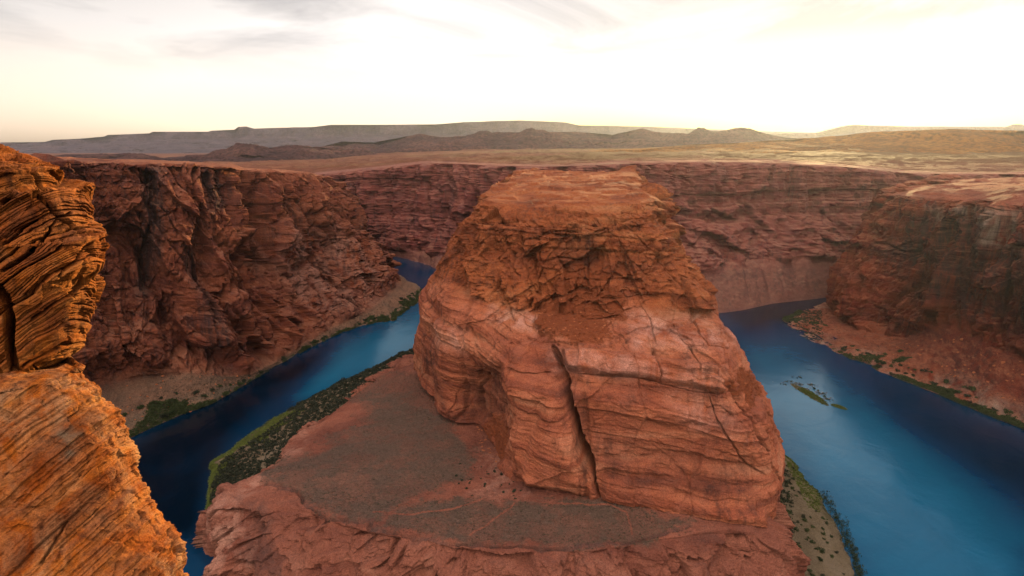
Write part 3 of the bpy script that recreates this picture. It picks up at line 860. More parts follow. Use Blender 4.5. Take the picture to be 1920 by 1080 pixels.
# ------------------------------------------------------------------ the bench at the butte's foot
def build_bench():
    W = lambda x, y, z: np.array([x, y, z], float)
    Z = lambda u, v, z: px(u, v, z=z)
    cols = [  # base, foot of cliff, rim, in-from-rim, inner (under the butte)
        [W(-118, 900, -4), W(-116, 900, 4), W(-112, 900, 8), W(-105, 900, 12), W(-60, 900, 20)],
        [W(-128, 720, -4), W(-126, 720, 6), W(-122, 716, 14), W(-116, 712, 20), W(-60, 700, 30)],
        [Z(760, 668, 2), Z(765, 672, 10), Z(768, 680, 26), Z(775, 690, 34), Z(860, 690, 46)],
        [Z(700, 697, 2), Z(705, 700, 10), Z(712, 705, 24), Z(725, 712, 32), Z(880, 740, 46)],
        [Z(650, 738, 2), Z(652, 742, 12), Z(662, 742, 26), Z(680, 745, 34), Z(900, 780, 48)],
        [Z(600, 782, 2), Z(602, 786, 12), Z(612, 782, 30), Z(630, 784, 38), Z(940, 820, 50)],
        [Z(545, 840, 2), Z(545, 845, 14), Z(560, 828, 36), Z(585, 828, 43), Z(980, 850, 52)],
        [Z(480, 905, 2), Z(482, 905, 16), Z(505, 880, 44), Z(540, 870, 48), Z(1000, 870, 52)],
        [Z(412, 975, -4), Z(414, 955, 22), Z(432, 915, 46), Z(500, 890, 50), Z(1010, 880, 52)],
        [Z(386, 1060, -4), Z(386, 1000, 26), Z(400, 955, 44), Z(500, 915, 50), Z(1020, 885, 52)],
        [W(-210, 296, -4), Z(388, 1050, 22), Z(440, 960, 44), Z(530, 930, 51), Z(1030, 890, 53)],
        [W(-165, 270, -4), W(-160, 276, 25), Z(560, 965, 48), Z(610, 955, 53), Z(1040, 895, 53)],
        [W(-120, 258, -4), W(-115, 268, 25), Z(650, 995, 50), Z(670, 978, 54), Z(1060, 900, 54)],
        [W(-70, 250, -4), W(-66, 260, 28), Z(760, 1016, 52), Z(770, 1000, 55), Z(1080, 905, 54)],
        [W(0, 243, -4), W(2, 256, 30), Z(930, 1042, 53), Z(930, 1024, 56), Z(1110, 910, 54)],
        [W(60, 240, -4), W(60, 254, 30), Z(1100, 1040, 53), Z(1100, 1022, 56), Z(1150, 915, 54)],
        [W(115, 240, -4), W(112, 254, 30), Z(1240, 1020, 52), Z(1230, 1006, 55), Z(1200, 920, 54)],
        [W(160, 250, -4), W(156, 262, 30), Z(1380, 1008, 48), Z(1350, 990, 54), Z(1260, 930, 54)],
        [W(184, 280, -4), W(180, 286, 30), Z(1432, 1012, 46), Z(1410, 985, 52), Z(1320, 940, 54)],
        [W(200, 330, -4), W(196, 332, 25), W(188, 335, 44), W(180, 336, 50), W(120, 345, 54)],
        [W(232, 420, -4), W(228, 420, 15), W(222, 420, 30), W(212, 420, 40), W(150, 420, 54)],
    ]
    ctrl = np.array(cols).transpose(1, 0, 2)
    P, T, S = loft(ctrl, 1500, [50, 150, 45, 260], .75, .35, wcol=[.15, .4] + [1] * 16 + [.8, .5])
    N = gnormals(P)
    U, V = proj(P)
    w = 1 - sst(1.9, 2.35, T)
    A = cliff_disp(P, N, w, 91, big=9, joint=8, lay=2.2, blk=3.5, fine=1.0, sc=.65)
    flat = sst(1.95, 2.3, T)
    P2 = ground_disp(A, flat, 28, amp=1.6, step=1.3, f=1 / 38)
    # tufts and stones all over the flat: tiny bumps
    f1, f2, idr = worley(P, 1 / 2.6, 36)
    P2[..., 2] += flat * (.9 * (idr > .6) * (1 - sst(.08, .42, f1)) + .3 * fbm(P, 1 / 2, 2, 37))
    # the rim of dark ledges where the ground cover stops
    EDGE = [(500, 905), (560, 920), (578, 950), (625, 975), (700, 975), (690, 990), (760, 1005), (850, 1022), (940, 1022), (1040, 1030), (1110, 1020), (1200, 1012), (1290, 985)]
    un, vnn = U + 60 * fbm(P, 1 / 30, 6, 55, (1, 1, 1), .72), V + 34 * fbm(P, 1 / 30, 6, 56, (1, 1, 1), .72)
    veg = soft_in(un, vnn, [(500, 895), (520, 870), (620, 830), (700, 790), (690, 740), (730, 720), (850, 800), (900, 850), (870, 900), (700, 965), (630, 975), (580, 950), (560, 920)], 10)
    veg = np.maximum(veg, soft_in(un, vnn, [(700, 985), (760, 950), (860, 930), (980, 940), (1130, 940), (1300, 985), (1200, 1010), (1080, 1028), (950, 1022), (820, 1015)], 8))
    veg = np.maximum(veg, soft_in(un, vnn, [(640, 740), (690, 705), (780, 690), (860, 790), (780, 840), (690, 790)], 12) * .6)
    veg *= flat * (.68 + .32 * sst(-.25, .2, fbm(P, 1 / 18, 5, 66, (1, 1, 1), .7)))
    ed, _ = pdist(U + 7 * fbm(P, 1 / 16, 3, 57), V + 6 * fbm(P, 1 / 10, 3, 58), EDGE)
    P2[..., 2] -= 2.6 * (1 - sst(1.5, 5, ed)) * sst(-.5, .1, noise(P, 1 / 14, 67))
    veg *= sst(1, 4, ed)
    for tr in ([(1140, 945), (1175, 960), (1183, 985), (1186, 1002)], [(930, 925), (965, 935), (1050, 945), (1140, 947)], [(700, 960), (760, 965), (850, 955), (905, 935)], [(880, 1005), (920, 975), (965, 945)]):
        td, _ = pdist(U + 3 * noise(P, .12, 59), V + 2 * noise(P, .12, 60), tr)
        veg *= sst(.7, 2.4, td)
    pale = soft_in(U, V, [(600, 780), (560, 830), (470, 895), (395, 940), (380, 1080), (480, 1080), (440, 950), (560, 850)], 14)
    pale = np.maximum(pale, soft_in(un, vnn, [(850, 820), (900, 860), (900, 930), (980, 930), (960, 870)], 12) * .6)
    var = soft_in(un, vnn, [(440, 930), (480, 930), (560, 1080), (450, 1080)], 14) * .5
    var = np.maximum(var, (1 - sst(2, 6, ed)) * .8)
    grid_obj('rock_bench', P2, M['bench'], [var, veg * .95, pale], kind='structure')
    return P2, U, V, veg


# ------------------------------------------------------------------ river banks
def strip(name, outer, inner, ns, nt, mat, seed, veg_fn=None, bump=.8):
    o = np.array([px(u, v, z=-1.5) if not isinstance(u, tuple) else u for u, v in outer])
    i = np.array([px(*q[:2], z=q[2]) for q in inner])
    m = o + (i - o) * np.array([.35, .35, .7])
    P, T, S = loft([o, m, i], ns, [nt // 3, nt - nt // 3], .7, .3)
    P2 = P.copy()
    for ax in (0, 1):
        P2[..., ax] += (5 * fbm(P, 1 / 22, 4, seed + 11 + ax, (1, 1, 0)) + 2 * fbm(P, 1 / 5, 2, seed + 14 + ax, (1, 1, 0))) * (1 - sst(.6, 1.6, T))
    P2[..., 2] += (bump * fbm(P, 1 / 10, 4, seed, (1, 1, 0)) + .4 * bump * fbm(P, 1 / 2.5, 3, seed + 1, (1, 1, 0)) + .3 * bump) * sst(0, .25, T)
    U, V = proj(P)
    veg = veg_fn(P2, T, U, V) if veg_fn else 0 * T
    pale = .3 + 0 * T
    grid_obj(name, P2, mat, [None, veg, pale])
    return P2, T, U, V


def build_banks():
    L = strip('river_bank', [(388, 1000), (386, 950), (392, 900), (402, 865), (450, 825), (540, 768), (600, 737), (640, 716), (700, 690), (745, 668), (782, 652), (830, 630)],
              [(440, 1000, 22), (440, 960, 22), (440, 925, 20), (455, 905, 18), (510, 880, 18), (590, 810, 18), (640, 775, 18), (680, 745, 18), (730, 712, 18), (770, 690, 18), (810, 668, 18), (860, 645, 18)],
              700, 90, M['bank'], 5, lambda P, T, U, V: 1 - sst(.3, .9, T + .3 * fbm(P, 1 / 20, 3, 3)))
    Rr = strip('river_bank', [(1440, 800), (1462, 838), (1500, 880), (1540, 928), (1575, 985), (1597, 1040), (1612, 1095), (1610, 1180), (1590, 1350)],
               [(1380, 800, 12), (1400, 860, 12), (1410, 910, 12), (1415, 960, 12), (1420, 1010, 12), (1420, 1070, 12), (1420, 1130, 12), (1420, 1200, 12), (1400, 1380, 12)],
               420, 130, M['bank'], 6, lambda P, T, U, V: (1 - sst(.1, .5, T + .25 * fbm(P, 1 / 14, 3, 3))) * (1 - sst(930, 1010, V)) + .15)
    return L, Rr


# ------------------------------------------------------------------ hills and mesas far away
def ridge(name, crest, y0, base_dz, depth, mat, seed, rough=18, mesa=False, ns=900, ywob=.05, y1=None):
    us = np.linspace(crest[0][0], crest[-1][0], ns)
    cu = [c[0] for c in crest]
    vs = np.interp(us, cu, [c[1] for c in crest])
    ys = np.interp(us, [cu[0], cu[-1]], [y0, y1 or y0])
    cr = np.array([px(u, v, y=y) for u, v, y in zip(us, vs, ys)])
    rows = []
    prof = [(0, 0), (.02, .10), (.06, .34), (.10, .40), (.30, .62), (.6, .85), (1, 1)] if mesa else [(0, 0), (.08, .12), (.2, .32), (.4, .58), (.7, .84), (1, 1)]
    zb = base_dz
    for dd, zz in [(-1.0, 1.0), (-.3, .25)] + prof:
        Q = cr.copy()
        Q[:, 1] -= dd * depth
        Q[:, 0] *= Q[:, 1] / cr[:, 1]
        Q[:, 2] = cr[:, 2] + (zb - cr[:, 2]) * zz
        rows.append(Q)
    rows = np.array(rows)
    tt = np.concatenate([np.linspace(i, i + 1, 14, endpoint=False) for i in range(len(rows) - 1)] + [[len(rows) - 1.0]])
    P = interp_axis(rows, tt, .2).astype(np.float32)
    T = tt[:, None].astype(np.float32) * np.ones((1, ns), np.float32)
    f = 1 / (depth * .22)
    P[..., 1] += depth * .3 * fbm(P, 1 / (depth * .6), 4, seed + 3, (1, 1, 0)) * (T > 2)
    er = ridged(P, f, 5, seed, (1, 1, 0)) - .5
    w = 1 - np.exp(-((T - 2) / .35) ** 2) * .92
    w *= (1 - sst(len(rows) - 1.6, len(rows) - 1.0, T))
    if mesa:
        P[..., 1] -= er * depth * .10 * w
        P[..., 2] += er * rough * w * .5
    else:
        P[..., 2] += er * rough * 2 * w
        P[..., 2] += rough * .10 * strata(P[..., 2], rough * .5, seed)
    grid_obj(name, P, mat)


def build_far():
    hm = hill_mat('mesa_rock_hazed', [(.06, .045, .06), (.09, .065, .08), (.125, .085, .095)])  # lilac of distant haze mixed into the rock colours
    h2 = hill_mat('hill_rock', [(.05, .022, .025), (.085, .038, .036), (.13, .06, .05)])
    h3 = hill_mat('slope_scrub', [(.16, .058, .010), (.24, .092, .014), (.31, .13, .02)])
    ridge('mesa', [(-900, 272), (0, 267), (97, 266), (110, 262), (150, 260), (195, 256), (202, 253), (280, 250), (286, 247), (390, 247), (397, 245), (440, 243), (446, 238), (462, 237), (476, 241), (588, 238), (620, 234), (700, 234), (820, 233), (870, 229), (975, 226), (1060, 230), (1085, 235), (1200, 237), (1300, 241), (1440, 247), (1560, 250), (1700, 256)],
          17000, -60, 2600, hm, 3, 60, True)
    ridge('mesa', [(1380, 262), (1440, 252), (1540, 249), (1588, 237), (1602, 234), (1640, 236), (1690, 238), (1780, 238), (1885, 238), (1900, 233), (1912, 233), (1925, 237), (2100, 237), (2900, 236)],
          13000, 250, 2200, hm, 4, 50, True)
    ridge('hills', [(480, 290), (600, 276), (640, 265), (700, 267), (770, 254), (790, 251), (830, 257), (870, 256), (900, 250), (975, 249), (985, 243), (995, 241), (1005, 244), (1015, 244), (1030, 248), (1080, 247), (1150, 253), (1180, 246), (1205, 241), (1225, 247), (1240, 250), (1290, 252), (1308, 241), (1335, 248), (1370, 245), (1405, 241), (1440, 252), (1480, 258), (1600, 268)],
          7000, 110, 2600, h2, 5, 55)
    ridge('hills', [(-500, 302), (-100, 301), (75, 299), (110, 296), (150, 293), (215, 294), (235, 291), (268, 293), (300, 299), (330, 298), (380, 293), (400, 286), (425, 281), (436, 273), (465, 272), (500, 278), (545, 274), (600, 277), (650, 282), (700, 288), (760, 294), (850, 300)],
          3900, 120, 1300, h2, 6, 34, y1=4600)
    ridge('hills', [(900, 305), (1000, 292), (1090, 284), (1150, 280), (1240, 276), (1300, 271), (1400, 268), (1440, 265), (1500, 261), (1560, 257), (1640, 248), (1750, 243), (1850, 245), (1925, 248), (2200, 250), (2900, 255)],
          4300, 205, 1900, h3, 7, 13)


# ------------------------------------------------------------------ river
def build_water():
    v = [(-2500, 100, 0), (2500, 100, 0), (2500, 2600, 0), (-2500, 2600, 0)]
    xs = np.concatenate([[-2500, -1500], np.linspace(-900, 1100, 420), [1700, 2500]]); ys = np.concatenate([[100], np.linspace(180, 1650, 320), [2600]])
    X, Y = np.meshgrid(xs, ys)
    P = np.stack([X, Y, 0 * X], -1).astype(np.float32)
    U, V = proj(P)
    # bright sky and dark cliff reflections painted into the water's base colour
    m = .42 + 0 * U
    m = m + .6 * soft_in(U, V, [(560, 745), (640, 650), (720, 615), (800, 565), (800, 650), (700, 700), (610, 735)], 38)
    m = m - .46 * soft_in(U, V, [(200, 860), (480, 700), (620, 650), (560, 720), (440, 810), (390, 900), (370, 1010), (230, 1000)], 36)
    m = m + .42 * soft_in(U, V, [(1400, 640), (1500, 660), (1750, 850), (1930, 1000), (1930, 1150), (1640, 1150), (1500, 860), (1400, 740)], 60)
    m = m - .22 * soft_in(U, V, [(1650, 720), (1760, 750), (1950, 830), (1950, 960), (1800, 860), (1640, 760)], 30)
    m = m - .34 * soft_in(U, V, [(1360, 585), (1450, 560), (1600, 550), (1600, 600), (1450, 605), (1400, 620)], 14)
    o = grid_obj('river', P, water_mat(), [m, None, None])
    me = bpy.data.meshes.new('riverbed')
    me.from_pydata([(x * 1.02, y + (50 if y > 1000 else -60), -6) for x, y, z in v], [], [(0, 1, 2, 3)])
    me.materials.append(M['bank'])
    o = bpy.data.objects.new('riverbed', me); C.objects.link(o); o['kind'] = 'structure'


def build_haze():
    x0, x1, y0, y1, z0, z1 = -40500, 40500, -3000, 23500, -600, 1400
    v = [(x, y, z) for z in (z0, z1) for x, y in ((x0, y0), (x1, y0), (x1, y1), (x0, y1))]
    me = bpy.data.meshes.new('haze')
    me.from_pydata(v, [], [(0, 3, 2, 1), (4, 5, 6, 7), (0, 1, 5, 4), (1, 2, 6, 5), (2, 3, 7, 6), (3, 0, 4, 7)])
    m = bpy.data.materials.new('haze_air'); m.use_nodes = True
    nt = m.node_tree
    nt.nodes.remove(nt.nodes['Principled BSDF'])
    pv = nt.nodes.new('ShaderNodeVolumePrincipled')
    pv.inputs['Color'].default_value = (.80, .85, 1.0, 1)
    pv.inputs['Density'].default_value = HAZE
    pv.inputs['Anisotropy'].default_value = .62
    nt.links.new(pv.outputs[0], nt.nodes['Material Output'].inputs['Volume'])
    me.materials.append(m)
    o = bpy.data.objects.new('haze', me); C.objects.link(o); o['kind'] = 'stuff'


HAZE = 1.0e-5
# ------------------------------------------------------------------ foreground outcrop
def build_outcrop():
    def block(name, edge, yb, thick, label, seed, bed_amp, ns=900, nt=700, lean=0.0, roundness=2.6):
        """edge: right hand outline (u, v); each level is a rounded plan curve from far left, past the edge, to the back"""
        n = nt
        vs = [e[1] for e in edge]
        vv = np.linspace(vs[0], vs[-1], n)
        uu = np.interp(vv, vs, [e[0] for e in edge])
        P = np.zeros((n, ns, 3), np.float32)
        # plan curve parameter: front from the left, turns at the edge, then back
        a = np.linspace(0, 1, ns)
        for k in range(n):
            yk = np.interp(vv[k], [vs[0], vs[-1]], [yb[0], yb[1]])
            E = px(uu[k], vv[k], y=yk)
            wid = 16.0
            ang = np.interp(a, [0, .45, .78, 1], [0, R(52), R(110), R(180)])
            cx = np.sign(np.sin(ang)) * np.abs(np.sin(ang)) ** (2 / roundness)
            cy = np.sign(np.cos(ang)) * np.abs(np.cos(ang)) ** (2 / roundness)
            X = E[0] - wid * (1 - cx)
            Yv = E[1] - thick * .5 * cy * 1.0
            P[k, :, 0] = X; P[k, :, 1] = Yv; P[k, :, 2] = E[2]
        return P
    S = NT
    # upper block: cross-bedded fins, dipping to the left
    up = [(-60, 262), (0, 281), (14, 281), (30, 290), (62, 305), (84, 318), (88, 333), (92, 345), (118, 343), (143, 342), (147, 352), (150, 372), (155, 395), (160, 418), (176, 436), (188, 442), (184, 455), (192, 480), (190, 498), (178, 516), (164, 530), (168, 548), (158, 572), (150, 600), (145, 622), (134, 645), (131, 662), (112, 676), (60, 700), (-40, 730)]
    lo = [(-60, 640), (60, 690), (108, 676), (122, 683), (140, 692), (146, 708), (168, 730), (190, 748), (200, 762), (212, 780), (226, 802), (236, 832), (239, 868), (252, 905), (268, 952), (286, 992), (305, 1018), (324, 1042), (334, 1076), (345, 1120), (365, 1200), (380, 1350)]
    # order by v and keep monotone
    def mono(e):
        o = [e[0]]
        for q in e[1:]:
            if q[1] <= o[-1][1]: q = (q[0], o[-1][1] + .8)
            o.append(q)
        return o
    res = []
    for name, ed, yb, thick, label, seed, amp in (
            ('rock_outcrop', mono(up), (11.5, 10.5), 5.0, 'jagged orange outcrop of thin tilted rock layers at the left edge, above the smooth slab', 5, .20),
            ('rock_slab', mono(lo), (10.2, 7.0), 4.6, 'smooth lichen-spotted orange rock slab below the layered outcrop, lower left corner', 9, .06)):
        P = block(name, ed, yb, thick, label, seed, amp)
        N = gnormals(P, True)
        Nh = N * np.array([1, 1, .5], np.float32)
        Nh /= np.linalg.norm(Nh, axis=2, keepdims=True) + 1e-6
        th = R(44) if name == 'rock_outcrop' else R(50)
        # bedding coordinate: distance across beds that rise to the right
        b = (-P[..., 0] * math.sin(th) + P[..., 2] * math.cos(th) + P[..., 1] * .12)
        b = b + .09 * fbm(P, .5, 3, seed + 1) + .02 * noise(P, 4, seed + 2)
        am = sst(-.5, .4, fbm(P, .6, 3, seed + 3))
        o1, g1 = beds(b, .34, seed, .07)
        o2, g2 = beds(b + .02 * noise(P, 2, 4), .105, seed + 4, .14)
        o3, g3 = beds(b, .037, seed + 5, .2)
        Qw = warp(P, 1.2, .25, seed + 40)
        if name == 'rock_outcrop':
            d = .14 * o1 + .12 * o2 * am + .075 * o3 - .28 * g1 - .26 * g2 * am - .10 * g3
            d += .10 * facets(Qw, .7, seed + 7, (1, 1, 1), 1.2) + .035 * facets(Qw, 2.6, seed + 8)
            d += .05 * fbm(P, 4, 4, seed + 8)
        else:
            d = .07 * o1 + .05 * o2 * am + .030 * o3 - .05 * g2 * am - .022 * g3
            d += .25 * fbm(P, .45, 4, seed + 7) + .04 * fbm(P, 5, 5, seed + 8, g=.6)
            d += .10 * facets(Qw, .7, seed + 7, (1, 1, 1), 1.0) + .03 * facets(Qw, 4, seed + 8)
        U, V = proj(P)
        cuts = [([(-10, 540), (8, 562), (16, 600), (18, 650), (30, 700)], 12, 1.3), ([(0, 382), (44, 353), (80, 375), (118, 406), (166, 434)], 5, .5),
                ([(0, 508), (60, 470), (118, 408), (140, 400)], 4, .4), ([(112, 520), (190, 446)], 4, .4), ([(0, 455), (70, 410)], 3, .3),
                ([(60, 600), (170, 530)], 4, .3), ([(60, 312), (90, 345), (60, 372)], 4, .4)] if name == 'rock_outcrop' else \
               [([(75, 1062), (120, 985)], 3, .10), ([(0, 900), (60, 850)], 2, .05)]
        for poly, wd, dp in cuts:
            dd, _ = pdist(U + 3 * noise(P, 2, 3), V + 3 * noise(P, 2.3, 5), poly)
            d -= dp * (1 - sst(wd * .3, wd, dd))
        d = np.minimum(d - (.06 if name == 'rock_outcrop' else .07), .04)
        P2 = P + Nh * d[..., None]
        if name == 'rock_slab':
            lich = sst(.15, .5, fbm(P, 1.6, 4, 70)) * soft_in(U, V, [(-100, 760), (200, 760), (230, 900), (140, 1000), (-100, 1080)], 60)
            masks = [None, lich * .8, .35 * sst(.1, .4, fbm(P, .9, 3, 71)) + .25]
        else:
            masks = [sst(.1, .5, fbm(P, .8, 3, 72)) * .4, None, .1 + 0 * U]
        res.append(grid_obj(name, P2, M['outcrop'], masks, kind=None, label=label, cat='rock', flip=True))
    return res


# ------------------------------------------------------------------ plants and loose rock
def leaf_mat(name, c1, c2):
    s = NT(name)
    oi = s.n('ShaderNodeObjectInfo')
    n = s.noise(1.1, (1, 1, 1), 3, .6)
    f = s.math('ADD', s.math('MULTIPLY', n, .8), s.math('MULTIPLY', oi.outputs['Random'], .3))
    s.l(s.ramp(f, [(.35, c1), (.75, c2)]), s.b.inputs['Base Color'])
    s.b.inputs['Roughness'].default_value = .8
    s.b.inputs['Specular IOR Level'].default_value = .2
    return s.m


M['leaf'] = leaf_mat('shrub_leaves', (.018, .032, .013), (.06, .075, .025))
M['dark_leaf'] = leaf_mat('scrub_leaves', (.018, .024, .014), (.05, .055, .03))
M['pale'] = leaf_mat('pale_gravel', (.22, .19, .19), (.42, .36, .36))
M['grass'] = leaf_mat('green_grass', (.05, .08, .015), (.13, .15, .03))
M['tuft'] = leaf_mat('dry_tufts', (.06, .042, .03), (.19, .135, .085))


def clump(rng, n, leaf=.3, flat=.75):
    """n leaf triangles through an uneven crown of radius about 1; (n,3,3)"""
    lobes = rng.normal(0, .42, (5, 3)) * np.array([1, 1, .5]) + np.array([0, 0, .45])
    c = lobes[rng.integers(0, 5, n)] + rng.normal(0, .27, (n, 3))
    c[:, 2] = np.abs(c[:, 2]) * flat
    a = rng.normal(0, 1, (n, 3)); a /= np.linalg.norm(a, axis=1, keepdims=True)
    b = np.cross(a, rng.normal(0, 1, (n, 3))); b /= np.linalg.norm(b, axis=1, keepdims=True) + 1e-9
    q = rng.uniform(.6, 1.3, (n, 1)) * leaf
    return np.stack([c - a * q, c + a * q, c + b * q * 1.3], 1)


def tri_mesh(name, T, mat):
    T = T.reshape(-1, 3, 3)
    me = bpy.data.meshes.new(name)
    n = len(T)
    me.vertices.add(n * 3); me.vertices.foreach_set('co', T.reshape(-1).astype(np.float32))
    me.loops.add(n * 3); me.loops.foreach_set('vertex_index', np.arange(n * 3, dtype=np.int32))
    me.polygons.add(n); me.polygons.foreach_set('loop_start', np.arange(0, n * 3, 3, dtype=np.int32))
    me.polygons.foreach_set('loop_total', np.full(n, 3, np.int32))
    me.update(); me.validate(); me.materials.append(mat)
    return me


RNG = np.random.default_rng(4)
SHRUBS = [tri_mesh('shrub', clump(RNG, 260, .22), M['leaf']) for _ in range(5)]
DARKS = [tri_mesh('shrub', clump(RNG, 260, .22), M['dark_leaf']) for _ in range(4)]


def rock_mesh(seed):
    rng = np.random.default_rng(seed)
    import bmesh
    bm = bmesh.new()
    bmesh.ops.create_icosphere(bm, subdivisions=3, radius=1)
    pl = rng.normal(0, 1, (11, 3)); pl /= np.linalg.norm(pl, axis=1, keepdims=True)
    ds = rng.uniform(.45, .85, 11)
    for v in bm.verts:
        p = np.array(v.co)
        for q, dd in zip(pl, ds):
            e = p @ q - dd
            if e > 0: p = p - q * e
        v.co = p * np.array([1, .85, .7]) + rng.normal(0, .012, 3)
    me = bpy.data.meshes.new('boulder'); bm.to_mesh(me); bm.free()
    return me


def place(meshes, name, pts, size, label, cat, group, sink=.1, stretch=1.0, mat=None):
    for k, p in enumerate(pts):
        o = bpy.data.objects.new(name, meshes[k % len(meshes)])
        C.objects.link(o)
        r = float(RNG.uniform(*size))
        o.location = (float(p[0]), float(p[1]), float(p[2]) - sink * r)
        o.rotation_euler = (0, 0, float(RNG.uniform(0, 6.28)))
        o.scale = (r * float(RNG.uniform(.8, 1.25)), r * float(RNG.uniform(.8, 1.25)), r * stretch * float(RNG.uniform(.75, 1.2)))
        o['label'] = label; o['category'] = cat; o['group'] = group


def pick(P, U, V, poly, n, ok=None, mind=0):
    m = inpoly(U, V, poly)
    if ok is not None: m &= ok
    pts = P[m]
    if len(pts) == 0: return pts
    idx = RNG.permutation(len(pts))
    out = []
    for i in idx:
        q = pts[i]
        if mind and any((q[0] - r[0]) ** 2 + (q[1] - r[1]) ** 2 < mind * mind for r in out[-60:]): continue
        out.append(q)
        if len(out) >= n: break
    return np.array(out)


def mass(name, pts, size, nleaf, leaf, mat, label=None, flat=.75, protos=12, sink=.1):
    pr = [clump(RNG, nleaf, leaf, flat) for _ in range(protos)]
    out = []
    for k, p in enumerate(pts):
        r = RNG.uniform(*size); a = RNG.uniform(0, 6.28)
        c, s_ = math.cos(a) * r, math.sin(a) * r
        q = pr[k % protos]
        X = np.stack([q[..., 0] * c - q[..., 1] * s_ + p[0], q[..., 0] * s_ + q[..., 1] * c + p[1], q[..., 2] * r + p[2] - sink * r], -1)
        out.append(X)
    me = tri_mesh(name, np.concatenate(out), mat)
    o = bpy.data.objects.new(name, me); C.objects.link(o)
    o['kind'] = 'stuff'
    if label: o['label'] = label
    return o


def build_plants():
    # left inner bank: dense dark scrub, bright grass at the water
    P, T, U, V = BANKS[0]
    big = [(380, 1010), (384, 880), (440, 815), (540, 755), (640, 705), (800, 640), (800, 700), (700, 760), (560, 860), (440, 1010)]
    edge = .36 + .14 * fbm(P, 1 / 25, 3, 301)
    near = V > 770
    ok = (T > np.where(near, edge + .62, .1))
    mass('riverbank_scrub', pick(P, U, V, big, 5200, ok), (1.0, 2.6), 26, .36, M['dark_leaf'])
    place(DARKS, 'shrub', pick(P, U, V, big, 34, ok, 9), (2.6, 3.8), 'tall dark bush in the black scrub band between left channel and rock shelf', 'bush', 'bushes in the dark scrub along the left inner bank')
    okg = (T < edge + .75 + .5 * fbm(P, 1 / 12, 3, 302)) & (T > .05) & near & (fbm(P, 1 / 9, 3, 303) > -.25) & (V < 1000)
    mass('grass', pick(P, U, V, big, 8000, okg), (.6, 1.5), 14, .36, M['grass'], flat=.4)
    # right inner bank
    P, T, U, V = BANKS[1]
    pg = [(1450, 830), (1500, 870), (1540, 925), (1580, 990), (1600, 1060), (1600, 1090), (1430, 1090), (1440, 900)]
    place(SHRUBS + DARKS[:2], 'shrub', pick(P, U, V, pg, 95, (T > .35), 2.5), (.8, 2.2), 'small dark bush on the tan right-hand bank below the butte', 'bush', 'bushes on the bank right of the butte')
    mass('riverbank_scrub', pick(P, U, V, [(1440, 850), (1475, 880), (1490, 960), (1480, 1090), (1435, 1090)], 330, (T > .55)), (1.0, 2.2), 40, .3, M['dark_leaf'])
    mass('grass', pick(P, U, V, [(1455, 830), (1500, 875), (1540, 925), (1540, 960), (1505, 950), (1480, 890)], 1700, (T < .9) & (T > .1)), (.5, 1.2), 14, .4, M['grass'], flat=.35)
    mass('grass', pick(P, U, V, pg, 1500, T > .1), (.3, .6), 8, .4, M['tuft'], flat=.4)
    # reeds standing in the shallows
    pts = []
    for k in range(320):
        t = RNG.uniform(0, 1)
        u = np.interp(t, [0, .35, .7, 1], [1535, 1575, 1598, 1612]) + RNG.normal(3, 5); v = np.interp(t, [0, .35, .7, 1], [925, 985, 1040, 1095]) + RNG.normal(0, 6)
        pts.append(px(u, v, z=0))
    mass('reeds', pts, (.8, 1.7), 16, .3, M['leaf'], flat=1.6)
    # foot of the left wall
    P, T, U, V = LEFT
    lw = [(225, 760), (330, 700), (470, 690), (560, 640), (640, 600), (700, 570), (800, 540), (800, 620), (640, 640), (480, 730), (330, 800), (230, 850)]
    low = (P[..., 2] > .2) & (T < 1.4)
    place(SHRUBS + DARKS, 'shrub', pick(P, U, V, lw, 60, low, 6), (2.0, 4.8), 'dark green bush on the far shore below the left cliff', 'bush', 'bushes along the foot of the left cliff')
    mass('riverbank_scrub', pick(P, U, V, lw, 3600, (P[..., 2] > .1) & (T < .75 + 1.3 * fbm(P, 1 / 28, 4, 8))), (.9, 2.4), 26, .36, M['leaf'])
    mass('desert_scrub', pick(P, U, V, lw, 1500, (T > .5) & (T < 2.0)), (.5, 1.3), 14, .36, M['dark_leaf'])
    # foot of the right wall
    P, T, U, V = RIGHT
    rw = [(1445, 585), (1560, 580), (1700, 640), (1930, 760), (1930, 840), (1750, 770), (1600, 705), (1480, 645)]
    mass('riverbank_scrub', pick(P, U, V, rw, 3600, (P[..., 2] > .1) & (T < .7 + 1.2 * fbm(P, 1 / 28, 4, 9))), (.9, 2.3), 26, .36, M['leaf'])
    place(SHRUBS + DARKS, 'shrub', pick(P, U, V, rw, 60, (P[..., 2] > .2) & (T < 1.1), 6), (1.8, 4.2), 'dark green bush on the long shore below the right cliff', 'bush', 'bushes along the shore below the right cliff')
    mass('riverbank_scrub', pick(P, U, V, [(1450, 585), (1540, 582), (1545, 640), (1500, 640), (1455, 620)], 700, T > .1), (1.0, 2.2), 26, .36, M['dark_leaf'])
    mass('desert_scrub', pick(P, U, V, rw, 900, (T > .4) & (T < 1.8)), (.5, 1.1), 14, .36, M['dark_leaf'])
    # low growth on the bench
    P, U, V, veg = BEN
    U, V = proj(P)
    bp = [(480, 860), (700, 690), (800, 700), (930, 840), (1130, 930), (1440, 980), (1300, 1030), (1000, 1040), (620, 990), (480, 930)]
    mass('desert_scrub', pick(P, U, V, bp, 9000, veg > .25), (.25, .7), 9, .42, M['tuft'], flat=.5)
    mass('desert_scrub', pick(P, U, V, bp, 2600, veg > .02), (.3, .8), 12, .4, M['dark_leaf'], flat=.6)
    place(DARKS, 'shrub', pick(P, U, V, [(840, 860), (1010, 880), (1020, 935), (860, 945)], 40, None, 1), (.5, 1.4), 'round dark bush on the orange sand of the rock shelf', 'bush', 'bushes on the orange sand of the rock shelf')


